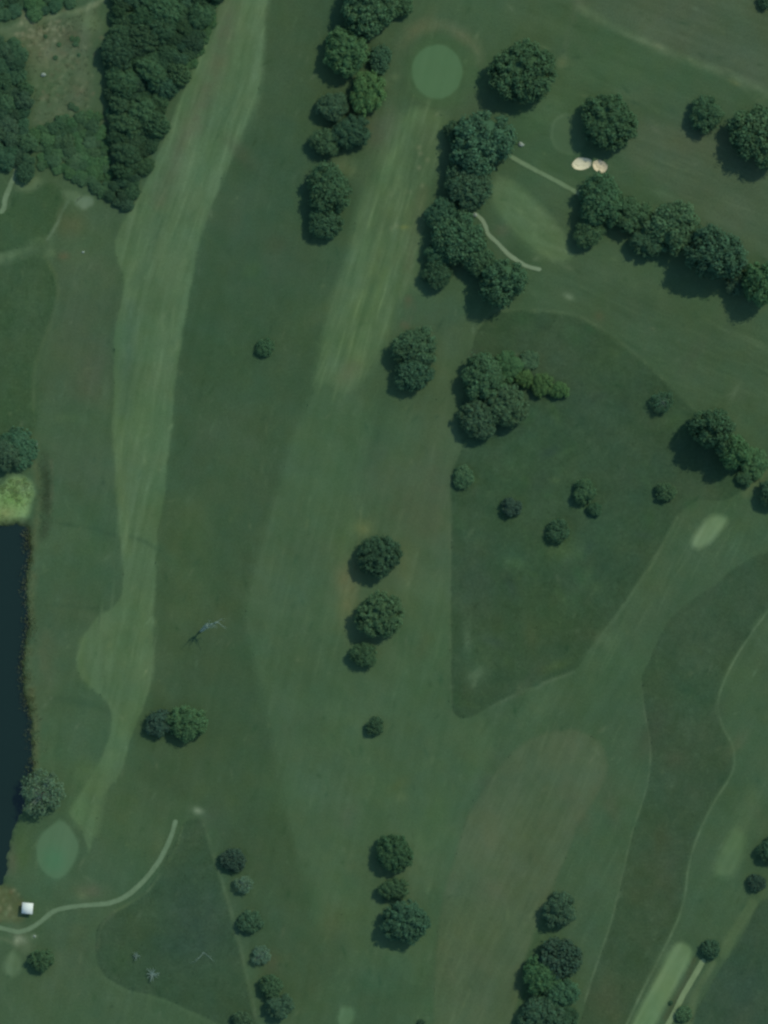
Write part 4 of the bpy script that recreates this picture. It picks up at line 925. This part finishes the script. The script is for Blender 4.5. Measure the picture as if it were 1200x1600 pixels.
bough((0.4, 0.2, 4.5), (0.6, 0.12, 0.9), 8.5, 0.42, 2)
root = bpy.data.objects.new('dead_tree', None); COL.objects.link(root); root.location = (*W(314, 986), ground_z(314, 986))
link('branches', make_mesh('branches', V, F, M_DEAD), root)
tag(root, 'bare bleached leaning tree with a forked crown on the dark strip left of centre', 'tree')
dead_tree(238, 1522, 14, 'star shaped bare pale shrub in the lower left rough triangle', hz=1.1)
dead_tree(213, 1493, 9, 'smaller bare pale shrub above the star shaped one', hz=1.8)
V, F = [], []
bough((0, 0, 0.1), (-0.5, -1, 0.12), 5, 0.12, 1); bough((0, 0, 0.15), (1, -0.3, 0.1), 4.5, 0.1, 1)
root = bpy.data.objects.new('fallen_branch', None); COL.objects.link(root); root.location = (*W(318, 1488), ground_z(318, 1488) + 0.15)
link('boughs', make_mesh('boughs', V, F, M_DEAD), root); tag(root, 'grey fallen branch lying in an arc in the lower left rough triangle', 'branch')

# ------------------------------------------------------------------ stones
def stone(x, y, r, label, seed):
    rs = np.random.default_rng(seed); v, f = uvs((0, 0, 0.1), 1, 10, 6, 0.45); v = v * (1 + 0.16 * rs.normal(size=(len(v), 1))) * np.array([1, 0.8, 1])
    o = link('boulder', make_mesh('boulder', v * r * S, f, M_STONE, None, False)); o.location = (*W(x, y), ground_z(x, y) + 0.05)
    tag(o, label, 'boulder')
stone(814, 226, 4.6, 'pale flat boulder right of the ragged tree, above the straight path', 1)
stone(68, 117, 3.8, 'whitish boulder lying in the clearing of the upper left wood', 2)
stone(130, 394, 2.2, 'tiny pale stone on the lawn left of the long fairway', 3)
stone(56, 694, 2.8, 'pale stone at the head of the ditch above the pond', 4)
stone(742, 336, 4.2, 'pale stone at the upper end of the winding path', 5)
stone(54, 1463, 2.2, 'small white stone beside the path junction at lower left', 6)

# ------------------------------------------------------------------ white roofed hut
def boxm(name, c, s_, mat, parent, bev=0.0):
    import bmesh
    bm = bmesh.new(); bmesh.ops.create_cube(bm, size=1); bmesh.ops.scale(bm, vec=s_, verts=bm.verts)
    if bev: bmesh.ops.bevel(bm, geom=bm.edges[:], offset=bev, segments=2, affect='EDGES')
    bmesh.ops.translate(bm, vec=c, verts=bm.verts)
    me = bpy.data.meshes.new(name); bm.to_mesh(me); bm.free(); me.materials.append(mat)
    return link(name, me, parent)
hut = bpy.data.objects.new('hut', None); COL.objects.link(hut)
hut.location = (*W(43.5, 1418.5), ground_z(43, 1418)); hut.rotation_euler = (0, 0, math.radians(-5))
boxm('wall', (0, -1.7, 1.15), (3.5, 0.12, 2.3), M_WALL, hut); boxm('wall', (0, 1.7, 1.15), (3.5, 0.12, 2.3), M_WALL, hut)
boxm('wall', (-1.69, 0, 1.148), (0.12, 3.27, 2.296), M_WALL, hut); boxm('wall', (1.69, 0, 1.148), (0.12, 3.27, 2.296), M_WALL, hut)
dr = boxm('door', (0.5, -1.79, 1.0), (0.9, 0.06, 2.0), M_DOOR, hut); boxm('handle', (0.85, -1.84, 1.0), (0.04, 0.05, 0.14), M_STONE, dr)
wf = boxm('window', (-0.8, -1.785, 1.4), (0.8, 0.05, 0.7), M_ROOF, hut); boxm('pane', (-0.8, -1.815, 1.4), (0.68, 0.02, 0.58), M_GLASS, wf)
rf = make_mesh('roof', [(-2.15, -2.15, 2.3), (2.15, -2.15, 2.3), (2.15, 2.15, 2.3), (-2.15, 2.15, 2.3), (-2.15, -2.15, 2.44), (2.15, -2.15, 2.44), (2.15, 2.15, 2.44), (-2.15, 2.15, 2.44), (0, 0, 2.62)],
               [(3, 2, 1, 0), (0, 1, 5, 4), (1, 2, 6, 5), (2, 3, 7, 6), (3, 0, 4, 7), (4, 5, 8), (5, 6, 8), (6, 7, 8), (7, 4, 8)], M_ROOF)
link('roof', rf, hut)
tag(hut, 'small square hut with a bright white roof near the pond and path bend', 'hut')
